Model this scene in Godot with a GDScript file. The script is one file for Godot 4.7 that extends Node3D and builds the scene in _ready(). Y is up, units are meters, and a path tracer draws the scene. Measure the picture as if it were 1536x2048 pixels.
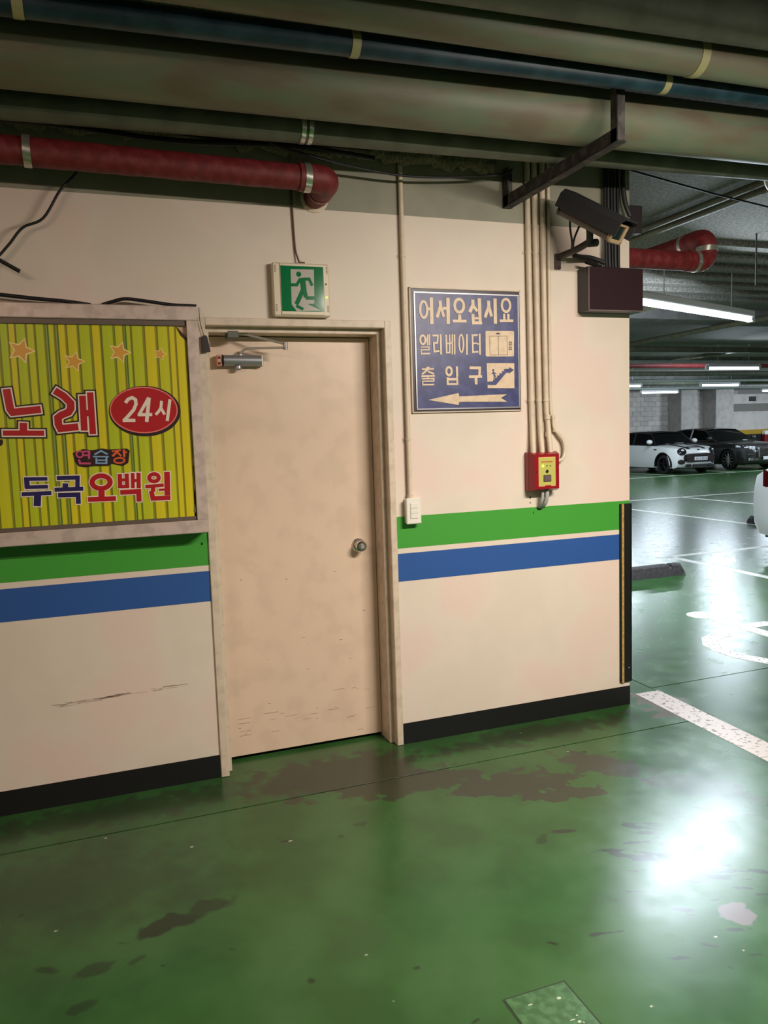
extends Node3D
# An underground car park: a painted core wall with a door, signs and conduits, pipes overhead,
# and the green parking floor with cars beyond the corner. Metres, y up, the painted wall is z = 0.

const GLYPHS := {
	"no": "p 29 76,625 84,544 92,531 198,541;p 28 129,487 126,448;p 21 50,448 204,443",
	"rae": "p 29 256,617 289,594 314,565 313,542 303,527 275,516 261,505 261,478 268,460 337,466;p 26 362,595 360,449;p 25 393,608 393,433;p 26 361,521 393,522",
	"rest": "f 22,424 47,422 47,406 40,397 20,396",
	"badge_back": "e 0 610,525 148,108",
	"badge": "e 0 606,530 141,98",
	"badge_ring": "o 5 606,530 138,97",
	"two": "p 14 531,562 543,577 560,584 573,575 574,556 563,532 540,507 521,488;p 14 515,488 567,487",
	"four": "p 13 628,583 584,511;p 14 578,511 638,510;p 15 629,583 613,479",
	"si": "p 12 680,568 676,539 664,521 652,509;p 12 675,539 690,509;p 13 716,574 699,481",
	"trio_back": "f 308,357 349,372 386,366 425,372 452,366 525,368 536,359 527,306 503,293 460,305 444,296 389,298 350,295 326,301 314,321",
	"yeon": "o 7 335,351 13,13;p 7 348,361 371,362;p 7 349,346 370,346;p 9 373,366 370,329;p 8 330,329 334,312 376,310",
	"seup": "p 7 393,347 420,362 445,346;p 6 386,339 449,336;p 7 399,333 399,310;p 8 440,333 438,305;p 6 395,323 442,321;p 6 394,311 442,308",
	"jang": "p 6 463,358 500,362;p 9 490,361 464,337;p 7 483,356 500,336;p 9 512,363 512,331;p 7 512,351 524,352;o 7 491,318 21,11",
	"du": "p 15 115,257 203,254;p 20 124,262 124,221;p 15 115,223 203,221;p 17 101,195 214,194;p 27 161,190 156,142",
	"gok": "p 17 239,255 320,253 316,204;p 22 271,231 269,207;p 17 227,207 339,205;p 19 239,183 317,181 316,142",
	"o": "o 21 412,229 36,27;p 25 411,192 409,160;p 20 355,158 467,156",
	"baek": "p 18 489,260 487,202;p 17 517,260 516,200;p 13 487,234 516,234;p 14 478,206 523,205;p 15 542,262 539,197;p 17 566,262 563,195;p 13 541,229 565,229;p 21 486,181 562,181 561,137",
	"won": "o 17 629,237 20,16;p 15 591,200 668,203;p 18 623,199 621,176;p 10 646,183 674,183;p 24 685,260 681,157;p 20 614,181 619,147 693,146",
	"eo": "o 13 67,508 19,39;p 14 87,511 108,513;p 19 109,567 109,497 109,438",
	"seo": "p 17 157,554 158,525 138,471;p 15 160,525 175,475;p 14 172,516 198,517;p 19 200,568 198,440",
	"oh": "o 15 261,531 25,32;p 18 262,488 262,457;p 13 223,455 300,456",
	"sip": "p 18 337,563 338,538 318,500;p 15 339,533 362,506;p 19 374,571 375,488;p 17 336,492 338,440;p 17 376,493 376,441;p 12 337,471 376,472;p 15 330,448 387,449",
	"shi": "p 17 426,560 427,532 404,476;p 16 428,532 441,482;p 19 463,572 463,446",
	"yo": "o 13 526,539 24,32;p 13 514,497 515,462;p 14 538,497 539,462;p 13 488,461 567,463",
	"el": "o 10 58,361 14,21;p 8 70,361 82,361;p 8 84,386 82,335;p 8 94,389 93,335;p 6 45,325 94,326;p 7 90,326 90,313;p 6 44,312 93,313;p 6 48,312 47,292;p 8 44,293 95,294",
	"ri": "p 9 110,382 140,383 136,346;p 9 113,345 140,347;p 9 117,346 118,304 147,307;p 10 155,389 155,289",
	"be": "p 9 185,387 186,295;p 8 204,388 203,295;p 7 185,344 204,344;p 7 183,299 203,299;p 7 203,347 217,347;p 8 219,390 217,290;p 8 231,390 230,290",
	"i": "o 9 268,345 12,43;p 10 300,392 298,289",
	"teo": "p 9 325,386 361,388;p 8 328,345 359,347;p 10 331,389 332,298;p 9 327,302 363,305;p 7 355,343 370,344;p 10 372,395 372,290",
	"chul": "p 7 73,225 91,226;p 8 48,217 114,219;p 9 81,216 48,192;p 9 80,207 114,194;p 9 44,183 118,185;p 7 80,183 80,171;p 7 47,170 116,171;p 7 111,171 111,158;p 7 48,158 114,159;p 7 51,159 51,142;p 8 48,141 113,141",
	"ip": "o 12 196,207 15,20;p 12 240,231 241,181;p 11 187,178 188,138;p 11 240,180 241,138;p 12 187,167 242,167;p 10 186,143 241,143",
	"gu": "p 14 311,224 369,223 366,179;p 14 306,179 381,180;p 16 346,179 347,140",
	"arrow": "f 78,66 246,98 250,81 525,89 487,70 524,50 250,54 245,38",
	"lift": "f 410,409 566,411 571,406 568,287 564,282 410,281 404,286 406,405",
	"lift_lines": "p 2 428,383 529,385;p 2 428,383 430,287;p 2 529,385 531,290;p 2 478,384 479,289;p 2 430,288 531,290;f 463,393 468,399 476,402 485,400 491,393;p 4 540,354 555,355;p 4 540,340 554,340;p 4 542,354 541,340;p 4 553,355 553,340;p 4 539,330 554,330;p 4 539,316 554,316;p 4 541,330 541,316;p 4 553,330 552,316",
	"stair": "f 409,247 569,247 568,119 412,121",
	"stair_blue": "f 412,154 444,155 444,164 455,164 455,174 468,174 468,185 481,185 481,196 495,196 496,207 509,207 509,218 540,219 536,228 567,213 535,193 537,199 521,198 460,136 412,137;o 8 446,212 2,2;p 8 445,205 450,188;p 5 446,201 437,193;p 5 447,201 463,193;p 6 451,189 450,166;p 6 451,189 460,178",
	"door_white": "f 88,208 198,211 194,64 233,26 109,20 86,50",
	"man": "o 12 125,187 6,6;p 27 140,171 143,151 146,116;p 14 132,166 114,139 84,138;p 14 147,165 173,167 187,137;p 20 144,122 127,87 108,51;p 14 107,45 140,29;p 20 147,123 155,83;p 16 153,81 208,82;f 161,55 193,55 191,64 233,26 225,25",
}
const FLAT := 0xFFFFFFFF
var used := {}
var M := {}
var rng := RandomNumberGenerator.new()

# ---------------------------------------------------------------- naming
func numbered(called: String) -> String:
	var n: int = used.get(called, 0)
	used[called] = n + 1
	return called if n == 0 else "%s_%03d" % [called, n]

func thing(called: String, label: String, category: String, at := Vector3.ZERO, turn := 0.0, group := "") -> Node3D:
	var o := Node3D.new()
	o.name = numbered(called)
	add_child(o)
	o.position = at
	o.rotation.y = turn
	o.set_meta("label", label)
	o.set_meta("category", category)
	if group != "":
		o.set_meta("group", group)
	return o

func part(called: String, st: SurfaceTool, m: Material, parent: Node3D) -> MeshInstance3D:
	st.generate_normals()
	var o := MeshInstance3D.new()
	o.name = called
	o.mesh = st.commit()
	o.set_surface_override_material(0, m)
	o.cast_shadow = GeometryInstance3D.SHADOW_CASTING_SETTING_ON
	parent.add_child(o, true)
	return o

func struct(called: String, st: SurfaceTool, m: Material) -> MeshInstance3D:
	var o := part(numbered(called), st, m, self)
	o.set_meta("kind", "structure")
	return o

func single(called: String, st: SurfaceTool, m: Material, label: String, category: String, group := "") -> MeshInstance3D:
	var o := part(numbered(called), st, m, self)
	o.set_meta("label", label)
	o.set_meta("category", category)
	if group != "":
		o.set_meta("group", group)
	return o

# ---------------------------------------------------------------- shapes
func mb() -> SurfaceTool:
	var st := SurfaceTool.new()
	st.begin(Mesh.PRIMITIVE_TRIANGLES)
	st.set_smooth_group(FLAT)
	return st

func tri(st: SurfaceTool, a: Vector3, b: Vector3, c: Vector3) -> void:   # counter-clockwise seen from outside
	st.add_vertex(a); st.add_vertex(c); st.add_vertex(b)

func quad(st: SurfaceTool, a: Vector3, b: Vector3, c: Vector3, d: Vector3) -> void:
	tri(st, a, b, c); tri(st, a, c, d)

func face_out(st: SurfaceTool, pts: Array, mid: Vector3) -> void:
	var n: Vector3 = (pts[1] - pts[0]).cross(pts[2] - pts[0])
	var c := Vector3.ZERO
	for p in pts:
		c += p
	c /= pts.size()
	if n.dot(c - mid) < 0:
		pts.reverse()
	for k in range(1, pts.size() - 1):
		tri(st, pts[0], pts[k], pts[k + 1])

func box(st: SurfaceTool, lo: Vector3, hi: Vector3, r := 0.0, xf := Transform3D()) -> void:
	var mid := (lo + hi) / 2
	var h := (hi - lo) / 2
	r = minf(r, minf(h.x, minf(h.y, h.z)) * 0.95)
	var P := func(sx: int, sy: int, sz: int, ax: int) -> Vector3:
		var v := Vector3(sx * (h.x - (0.0 if ax == 0 else r)), sy * (h.y - (0.0 if ax == 1 else r)), sz * (h.z - (0.0 if ax == 2 else r)))
		return xf * (mid + v)
	var m := xf * mid
	for s in [-1, 1]:
		face_out(st, [P.call(s, -1, -1, 0), P.call(s, 1, -1, 0), P.call(s, 1, 1, 0), P.call(s, -1, 1, 0)], m)
		face_out(st, [P.call(-1, s, -1, 1), P.call(1, s, -1, 1), P.call(1, s, 1, 1), P.call(-1, s, 1, 1)], m)
		face_out(st, [P.call(-1, -1, s, 2), P.call(1, -1, s, 2), P.call(1, 1, s, 2), P.call(-1, 1, s, 2)], m)
	if r <= 0:
		return
	for a in [-1, 1]:
		for b in [-1, 1]:
			face_out(st, [P.call(a, b, -1, 0), P.call(a, b, 1, 0), P.call(a, b, 1, 1), P.call(a, b, -1, 1)], m)
			face_out(st, [P.call(a, -1, b, 0), P.call(a, 1, b, 0), P.call(a, 1, b, 2), P.call(a, -1, b, 2)], m)
			face_out(st, [P.call(-1, a, b, 1), P.call(1, a, b, 1), P.call(1, a, b, 2), P.call(-1, a, b, 2)], m)
			for c in [-1, 1]:
				face_out(st, [P.call(a, b, c, 0), P.call(a, b, c, 1), P.call(a, b, c, 2)], m)

func boxc(st: SurfaceTool, c: Vector3, size: Vector3, r := 0.0, xf := Transform3D()) -> void:
	box(st, c - size / 2, c + size / 2, r, xf)

func frame_of(dir: Vector3) -> Basis:
	var u := Vector3.UP if absf(dir.y) < 0.9 else Vector3.RIGHT
	var x := u.cross(dir).normalized()
	return Basis(x, dir.cross(x), dir)

func tube(st: SurfaceTool, pts: Array, rad: float, seg := 12, caps := true, radii := []) -> void:
	var rings := []
	var up := Vector3.ZERO
	for i in pts.size():
		var a: Vector3 = pts[maxi(i - 1, 0)]
		var b: Vector3 = pts[mini(i + 1, pts.size() - 1)]
		var d := (b - a).normalized()
		var bs := frame_of(d)
		if up != Vector3.ZERO:
			var x := (up - d * up.dot(d)).normalized()
			bs = Basis(x, d.cross(x), d)
		up = bs.x
		var ring := []
		var rr: float = radii[i] if radii.size() else rad
		for k in seg:
			var t := TAU * k / seg
			ring.append(pts[i] + (bs.x * cos(t) + bs.y * sin(t)) * rr)
		rings.append(ring)
	st.set_smooth_group(1)
	for i in pts.size() - 1:
		for k in seg:
			var k2 := (k + 1) % seg
			quad(st, rings[i][k], rings[i][k2], rings[i + 1][k2], rings[i + 1][k])
	st.set_smooth_group(FLAT)
	if caps:
		for k in range(1, seg - 1):
			tri(st, rings[0][0], rings[0][k + 1], rings[0][k])
			tri(st, rings[-1][0], rings[-1][k], rings[-1][k + 1])

func lathe(st: SurfaceTool, prof: Array, xf: Transform3D, seg := 24) -> void:   # prof: Vector2(radius, along +Z)
	var m := Vector3.ZERO
	st.set_smooth_group(2)
	for i in prof.size() - 1:
		var a: Vector2 = prof[i]
		var b: Vector2 = prof[i + 1]
		st.set_smooth_group(3 + i)
		for k in seg:
			var t := TAU * k / seg
			var u := TAU * (k + 1) / seg
			var p := [xf * Vector3(a.x * cos(t), a.x * sin(t), a.y), xf * Vector3(a.x * cos(u), a.x * sin(u), a.y), xf * Vector3(b.x * cos(u), b.x * sin(u), b.y), xf * Vector3(b.x * cos(t), b.x * sin(t), b.y)]
			if a.x < 1e-5:
				tri(st, p[0], p[2], p[3])
			elif b.x < 1e-5:
				tri(st, p[0], p[1], p[2])
			else:
				quad(st, p[0], p[1], p[2], p[3])
	st.set_smooth_group(FLAT)

func bend(pts: Array, r: float, n := 6) -> Array:   # rounds the corners of a path
	var out := [pts[0]]
	for i in range(1, pts.size() - 1):
		var p: Vector3 = pts[i]
		var a: Vector3 = (pts[i - 1] - p).normalized()
		var b: Vector3 = (pts[i + 1] - p).normalized()
		var t := minf(r, minf(p.distance_to(pts[i - 1]), p.distance_to(pts[i + 1])) * 0.49)
		for k in n + 1:
			var f := float(k) / n
			out.append((p + a * t).lerp(p, f).lerp(p.lerp(p + b * t, f), f))
	out.append(pts[-1])
	return out

func smooth(pts: Array, n := 6) -> Array:   # Catmull-Rom through the points
	var out := []
	for i in pts.size() - 1:
		var p0: Vector3 = pts[maxi(i - 1, 0)]
		var p1: Vector3 = pts[i]
		var p2: Vector3 = pts[i + 1]
		var p3: Vector3 = pts[mini(i + 2, pts.size() - 1)]
		for k in n:
			out.append(p1.cubic_interpolate(p2, p0, p3, float(k) / n))
	out.append(pts[-1])
	return out

func plate(st: SurfaceTool, poly: PackedVector2Array, z0: float, z1: float, xf := Transform3D(), unit := 0.001) -> void:
	if Geometry2D.is_polygon_clockwise(poly):
		poly.reverse()
	var idx := Geometry2D.triangulate_polygon(poly)
	for i in range(0, idx.size(), 3):
		var t := []
		for k in 3:
			t.append(poly[idx[i + k]])
		if (t[1] - t[0]).cross(t[2] - t[0]) < 0:
			t.reverse()
		var f := []
		var g := []
		for k in 3:
			f.append(xf * Vector3(t[k].x * unit, t[k].y * unit, z1))
			g.append(xf * Vector3(t[k].x * unit, t[k].y * unit, z0))
		tri(st, f[0], f[1], f[2])
		tri(st, g[0], g[2], g[1])
	for i in poly.size():
		var a := poly[i] * unit
		var b := poly[(i + 1) % poly.size()] * unit
		quad(st, xf * Vector3(a.x, a.y, z0), xf * Vector3(b.x, b.y, z0), xf * Vector3(b.x, b.y, z1), xf * Vector3(a.x, a.y, z1))

func ellipse(c: Vector2, rx: float, ry: float, n := 40) -> PackedVector2Array:
	var p := PackedVector2Array()
	for k in n:
		p.append(c + Vector2(rx * cos(TAU * k / n), ry * sin(TAU * k / n)))
	return p

func rect(x0: float, y0: float, x1: float, y1: float) -> PackedVector2Array:
	return PackedVector2Array([Vector2(x0, y0), Vector2(x1, y0), Vector2(x1, y1), Vector2(x0, y1)])

func strokes(st: SurfaceTool, code: String, grow: float, z0: float, z1: float, xf: Transform3D) -> void:   # lettering drawn with a broad pen, in millimetres
	for c in code.split(";"):
		z1 += 0.00005
		var t := c.strip_edges().split(" ")
		if t[0] == "p":
			var w := float(t[1]) + 2 * grow
			var pts := PackedVector2Array()
			for k in range(2, t.size()):
				var q := t[k].split_floats(",")
				pts.append(Vector2(q[0], q[1]))
			var n := pts.size()
			pts[0] += (pts[0] - pts[1]).normalized() * grow
			pts[n - 1] += (pts[n - 1] - pts[n - 2]).normalized() * grow
			for poly in Geometry2D.offset_polyline(pts, w / 2, Geometry2D.JOIN_MITER, Geometry2D.END_BUTT):
				if not Geometry2D.is_polygon_clockwise(poly):
					plate(st, poly, z0, z1, xf)
		elif t[0] == "f":
			var pts := PackedVector2Array()
			for k in range(1, t.size()):
				var q := t[k].split_floats(",")
				pts.append(Vector2(q[0], q[1]))
			if grow > 0:
				if Geometry2D.is_polygon_clockwise(pts):
					pts.reverse()
				pts = Geometry2D.offset_polygon(pts, grow, Geometry2D.JOIN_MITER)[0]
			plate(st, pts, z0, z1, xf)
		else:
			var q := t[2].split_floats(",")
			var r := t[3].split_floats(",")
			var c0 := Vector2(q[0], q[1])
			if t[0] == "e":
				plate(st, ellipse(c0, r[0] + grow, r[1] + grow, 56), z0, z1, xf)
				continue
			var w := float(t[1]) / 2 + grow
			var n := 36
			var o := ellipse(c0, r[0] + w, r[1] + w, n)
			var i := ellipse(c0, maxf(r[0] - w, 0.3), maxf(r[1] - w, 0.3), n)
			for k in n:
				var k2 := (k + 1) % n
				plate(st, PackedVector2Array([i[k], o[k], o[k2], i[k2]]), z0, z1, xf)

# ---------------------------------------------------------------- materials
func mat(c: Color, rough := 0.6, metal := 0.0, spec := 0.5) -> StandardMaterial3D:
	var m := StandardMaterial3D.new()
	m.albedo_color = c
	m.roughness = rough
	m.metallic = metal
	m.metallic_specular = spec
	return m

func noise(seed_: int, freq: float, cols: Array, offs: Array, size := 512, octaves := 4) -> NoiseTexture2D:
	var n := FastNoiseLite.new()
	n.seed = seed_
	n.frequency = freq
	n.noise_type = FastNoiseLite.TYPE_SIMPLEX_SMOOTH
	n.fractal_octaves = octaves
	var t := NoiseTexture2D.new()
	t.width = size
	t.height = size
	t.seamless = true
	t.noise = n
	if cols.size():
		var g := Gradient.new()
		g.colors = PackedColorArray(cols)
		g.offsets = PackedFloat32Array(offs)
		t.color_ramp = g
	return t

func mottled(c: Color, var_: float, scale: float, seed_: int, rough := 0.6, metal := 0.0, freq := 0.012) -> StandardMaterial3D:
	var m := mat(Color.WHITE, rough, metal)
	m.albedo_texture = noise(seed_, freq, [c.darkened(var_), c, c.lightened(var_ * 0.6)], [0.25, 0.5, 0.75])
	m.uv1_triplanar = true
	m.uv1_world_triplanar = true
	m.uv1_scale = Vector3.ONE * scale
	return m

func glow(c: Color, e: float) -> StandardMaterial3D:
	var m := mat(c, 0.4)
	m.emission_enabled = true
	m.emission = c
	m.emission_energy_multiplier = e
	return m

func materials() -> void:
	M.wall = mat(Color.WHITE, 0.55)
	M.wall.albedo_texture = noise(11, 0.006, [Color(0.855, 0.80, 0.74), Color(0.87, 0.815, 0.755), Color(0.88, 0.795, 0.745)], [0.3, 0.5, 0.7], 512, 4)
	M.wall.uv1_triplanar = true
	M.wall.uv1_world_triplanar = true
	M.wall.uv1_scale = Vector3.ONE * 0.4
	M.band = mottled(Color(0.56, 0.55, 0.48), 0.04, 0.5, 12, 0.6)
	M.green_band = mat(Color(0.25, 0.60, 0.20), 0.5)
	M.blue_band = mat(Color(0.16, 0.33, 0.60), 0.5)
	M.black_paint = mat(Color(0.07, 0.07, 0.075), 0.5)
	M.door = mottled(Color(0.87, 0.77, 0.68), 0.03, 0.8, 13, 0.42)
	M.frame = mottled(Color(0.83, 0.76, 0.68), 0.06, 2.0, 14, 0.5)
	M.aluminium = mottled(Color(0.82, 0.74, 0.70), 0.08, 1.3, 15, 0.45, 0.25, 0.02)
	M.lip = mat(Color(0.42, 0.37, 0.33), 0.5, 0.3)
	M.steel = mat(Color(0.80, 0.79, 0.77), 0.32, 0.75)
	M.chrome = mat(Color(0.86, 0.84, 0.82), 0.12, 1.0)
	M.silver = mat(Color(0.62, 0.62, 0.64), 0.38, 0.7)
	M.white_plastic = mat(Color(0.90, 0.88, 0.84), 0.35)
	M.cream_plastic = mat(Color(0.84, 0.78, 0.68), 0.4)
	M.conduit = mottled(Color(0.84, 0.77, 0.68), 0.05, 1.5, 16, 0.5)
	M.black_rubber = mat(Color(0.05, 0.05, 0.055), 0.55)
	M.dark_grey = mat(Color(0.16, 0.16, 0.17), 0.5)
	M.yellow = mottled(Color(0.72, 0.58, 0.30), 0.15, 6.0, 17, 0.6)
	M.red_plastic = mat(Color(0.54, 0.06, 0.10), 0.28)
	M.red_pipe = mottled(Color(0.43, 0.10, 0.11), 0.14, 2.5, 18, 0.6)
	M.pipe = mat(Color.WHITE, 0.55)
	M.pipe.albedo_texture = noise(19, 0.010, [Color(0.41, 0.37, 0.30), Color(0.43, 0.42, 0.34), Color(0.40, 0.45, 0.36), Color(0.46, 0.46, 0.37)], [0.25, 0.45, 0.6, 0.8], 512, 4)
	M.pipe.uv1_triplanar = true
	M.pipe.uv1_world_triplanar = true
	M.pipe.uv1_scale = Vector3(0.35, 1.4, 1.4)
	M.pipe_dull = mottled(Color(0.34, 0.35, 0.29), 0.10, 0.9, 20, 0.6)
	M.blue_pipe = mottled(Color(0.07, 0.19, 0.24), 0.14, 1.2, 21, 0.5)
	M.tape = mat(Color(0.62, 0.60, 0.43), 0.5)
	M.strap = mat(Color(0.78, 0.78, 0.74), 0.25, 0.8)
	M.bracket = mottled(Color(0.22, 0.20, 0.19), 0.2, 2.0, 22, 0.7)
	M.concrete = mottled(Color(0.50, 0.49, 0.46), 0.22, 1.1, 23, 0.9, 0.0, 0.06)
	M.beam = mottled(Color(0.48, 0.48, 0.47), 0.10, 0.5, 24, 0.9)
	M.far_wall = mottled(Color(0.74, 0.71, 0.69), 0.06, 0.3, 25, 0.8)
	M.mortar = mat(Color(0.55, 0.53, 0.51), 0.9)
	M.white_paint = mottled(Color(0.80, 0.80, 0.76), 0.10, 1.4, 26, 0.35)
	M.worn_paint = worn(Color(0.68, 0.63, 0.59), 31, 0.08, 0.36)
	M.glass_dark = mat(Color(0.03, 0.035, 0.045), 0.06)
	M.car_white = mat(Color(0.83, 0.84, 0.83), 0.25)
	M.car_white.clearcoat_enabled = true
	M.car_black = mat(Color(0.02, 0.021, 0.03), 0.14)
	M.car_black.clearcoat_enabled = true
	M.trim_black = mat(Color(0.03, 0.03, 0.033), 0.45)
	M.tyre = mat(Color(0.035, 0.035, 0.037), 0.8)
	M.rim_dark = mat(Color(0.08, 0.08, 0.09), 0.35, 0.6)
	M.rim_bright = mat(Color(0.75, 0.74, 0.70), 0.25, 0.9)
	M.lamp_glass = mat(Color(0.92, 0.93, 0.95), 0.18, 0.4)
	M.lamp_dark = mat(Color(0.10, 0.10, 0.11), 0.1)
	M.tail = mat(Color(0.30, 0.015, 0.04), 0.12)
	M.tube = glow(Color(0.93, 0.97, 1.0), 9.0)
	M.fixture = mat(Color(0.85, 0.85, 0.86), 0.4)
	M.vinyl_red = mat(Color(0.70, 0.07, 0.10), 0.4)
	M.vinyl_white = mat(Color(0.93, 0.86, 0.80), 0.45)
	M.vinyl_dark = mat(Color(0.15, 0.06, 0.05), 0.45)
	M.vinyl_navy = mat(Color(0.11, 0.08, 0.33), 0.45)
	M.vinyl_pink = mat(Color(0.80, 0.28, 0.46), 0.45)
	M.vinyl_sky = mat(Color(0.52, 0.66, 0.80), 0.45)
	M.vinyl_orange = mat(Color(0.90, 0.38, 0.20), 0.45)
	M.vinyl_rose = mat(Color(0.93, 0.48, 0.46), 0.45)
	M.gold = mat(Color(0.86, 0.62, 0.24), 0.4)
	M.gold_light = mat(Color(0.96, 0.86, 0.58), 0.4)
	M.sign_blue = mottled(Color(0.22, 0.24, 0.44), 0.10, 2.0, 27, 0.4)
	M.sign_cream = mottled(Color(0.86, 0.76, 0.64), 0.05, 3.0, 28, 0.45)
	M.sign_dark = mat(Color(0.16, 0.09, 0.14), 0.4)
	M.exit_green = mat(Color(0.0, 0.43, 0.24), 0.12)
	M.exit_white = mat(Color(0.72, 0.70, 0.66), 0.12)
	M.green_led = glow(Color(0.6, 1.0, 0.25), 2.5)

func worn(c: Color, seed_: int, lo: float, hi: float) -> StandardMaterial3D:   # floor paint that has flaked away in places
	var m := mat(Color.WHITE, 0.4)
	var a := Color(c.r * 0.8, c.g * 0.8, c.b * 0.8, 0.3)
	m.albedo_texture = noise(seed_, 0.035, [a, c], [lo, hi], 512, 5)
	m.transparency = BaseMaterial3D.TRANSPARENCY_ALPHA
	m.uv1_triplanar = true
	m.uv1_world_triplanar = true
	m.uv1_scale = Vector3.ONE * 1.3
	return m

# ---------------------------------------------------------------- light fittings
func lamp(at: Vector3, length: float, turn: float, energy: float, label: String, tilt: float, tint := Color(0.89, 0.945, 1.0)) -> void:
	var o := thing("tube_light", label, "light", at, turn, "tube lights over the parking hall")
	var st := mb()
	box(st, Vector3(-length / 2, 0.024, -0.045), Vector3(length / 2, 0.085, 0.045), 0.008)
	part("housing", st, M.fixture, o)
	st = mb()
	tube(st, [Vector3(-length / 2 + 0.03, 0, 0), Vector3(length / 2 - 0.03, 0, 0)], 0.024, 14)
	var tm: StandardMaterial3D = M.tube.duplicate()
	tm.emission = tint
	part("tube", st, tm, o)
	for s in [-1, 1]:
		st = mb()
		box(st, Vector3(s * length / 2 - 0.032, -0.024, -0.03), Vector3(s * length / 2 + 0.032, 0.06, 0.03), 0.006)
		part("end_cap", st, M.fixture, o)
	for s in [-1, 1]:
		st = mb()
		tube(st, [Vector3(s * length * 0.3, 0.152 if tilt > 40.0 and length < 1.5 else 0.08, 0), Vector3(s * length * 0.3, 3.055 - at.y, 0)], 0.005, 6)
		part("hanger_wire", st, M.steel, o)
	for s in [-1, 1]:   # a round tube throws its light sideways as well as down
		var l := AreaLight3D.new()
		l.name = "tube_glow"
		l.area_size = Vector2(length - 0.06, 0.036)
		l.light_color = tint
		l.light_energy = energy / 2
		l.area_range = 60.0
		l.area_attenuation = 2.0
		l.shadow_enabled = true
		l.rotation_degrees = Vector3(-90 + s * tilt, 0, 0)
		l.position = l.basis.z * -0.030
		o.add_child(l, true)

func _ready() -> void:
	rng.seed = 7
	var cam := Camera3D.new()
	cam.name = "camera"
	cam.fov = 67.228
	cam.near = 0.05
	cam.far = 200.0
	add_child(cam)
	cam.position = Vector3(-1.3227, 1.5894, 3.5829)
	var yaw := 0.346189
	var pitch := 0.099638
	var roll := -0.033010
	var fwd := Vector3(sin(yaw) * cos(pitch), -sin(pitch), -cos(yaw) * cos(pitch))
	var right := Vector3(cos(yaw), 0, sin(yaw))
	var up := right.cross(fwd)
	cam.basis = Basis(cos(roll) * right + sin(roll) * up, -sin(roll) * right + cos(roll) * up, -fwd)
	cam.current = true
	var we := WorldEnvironment.new()
	we.name = "environment"
	var env := Environment.new()
	env.background_mode = Environment.BG_COLOR
	env.background_color = Color(0.02, 0.02, 0.025)
	env.tonemap_mode = Environment.TONE_MAPPER_LINEAR
	env.tonemap_exposure = 1.0
	env.sdfgi_enabled = true
	env.ssao_enabled = true
	env.ssil_enabled = true
	we.environment = env
	add_child(we)
	materials()
	lights()
	shell()
	door()
	overhead()
	sign_box()
	wall_sign()
	exit_sign()
	wall_fittings()
	camera_and_display()
	floor_marks()

	cars()

func lights() -> void:
	lamp(Vector3(3.80, 2.60, -2.08), 2.05, 0.363, 24.0, "long bright tube light slanting beside the wall corner, nearest of the lit tubes", 46.0)
	lamp(Vector3(9.73, 2.60, -7.76), 1.22, 0.0, 10.0, "tube light on the pale raceway above the black sedan, highest of the far tubes", 46.0)
	lamp(Vector3(14.03, 2.60, -12.63), 1.27, 0.0, 10.0, "tube light just over the black sedan roof, under the one on the pale raceway", 46.0)
	lamp(Vector3(10.86, 2.60, -12.6), 1.27, 0.0, 10.0, "tube light half hidden by the edge of the cream wall", 46.0)
	lamp(Vector3(14.71, 2.60, -15.8), 1.37, 0.0, 10.0, "tube light over the white hatchback, lowest and farthest of the tubes", 46.0)
	lamp(Vector3(19.4, 2.60, -15.8), 1.37, 0.0, 10.0, "unseen tube light in the back row just past the black sedan, lighting the far bays", 46.0)  # this tube and the next are unseen, lighting the hall from out of view
	lamp(Vector3(15.2, 2.60, -7.76), 1.22, 0.0, 10.0, "unseen tube light over the aisle out past the white parked car, lighting the hall", 46.0)
	lamp(Vector3(7.4, 2.60, -15.8), 1.37, 0.0, 55.0, "unseen tube light in the back row behind the painted core, placed to brighten the far wall", 46.0)  # unseen, like the next three: placed and strengthened to brighten the far wall
	lamp(Vector3(24.6, 2.60, -15.8), 1.37, 0.0, 70.0, "unseen tube light in the back row far out past the columns, placed to brighten the far wall", 46.0)
	lamp(Vector3(22.0, 2.60, -7.76), 1.22, 0.0, 40.0, "unseen tube light farthest along the aisle from the painted core, placed to brighten the far hall", 46.0)
	lamp(Vector3(6.6, 2.60, -12.6), 1.27, 0.0, 16.0, "unseen tube light in the middle row behind the painted core, placed to brighten the far hall", 46.0)
	lamp(Vector3(0.95, 2.62, 2.2), 1.25, 0.0, 18.0, "unseen warm tube light in front of the cream door wall, placed to light it", 22.0, Color(1.0, 0.955, 0.90))  # out of view; position, tint and strength set to light the door wall
	lamp(Vector3(-2.5, 2.62, 2.5), 1.25, 0.0, 3.5, "unseen weaker warm tube light, placed to light the yellow green sign box and left wall", 25.0, Color(1.0, 0.87, 0.78))  # out of view on the left, placed to lift the sign box and wall

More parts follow.
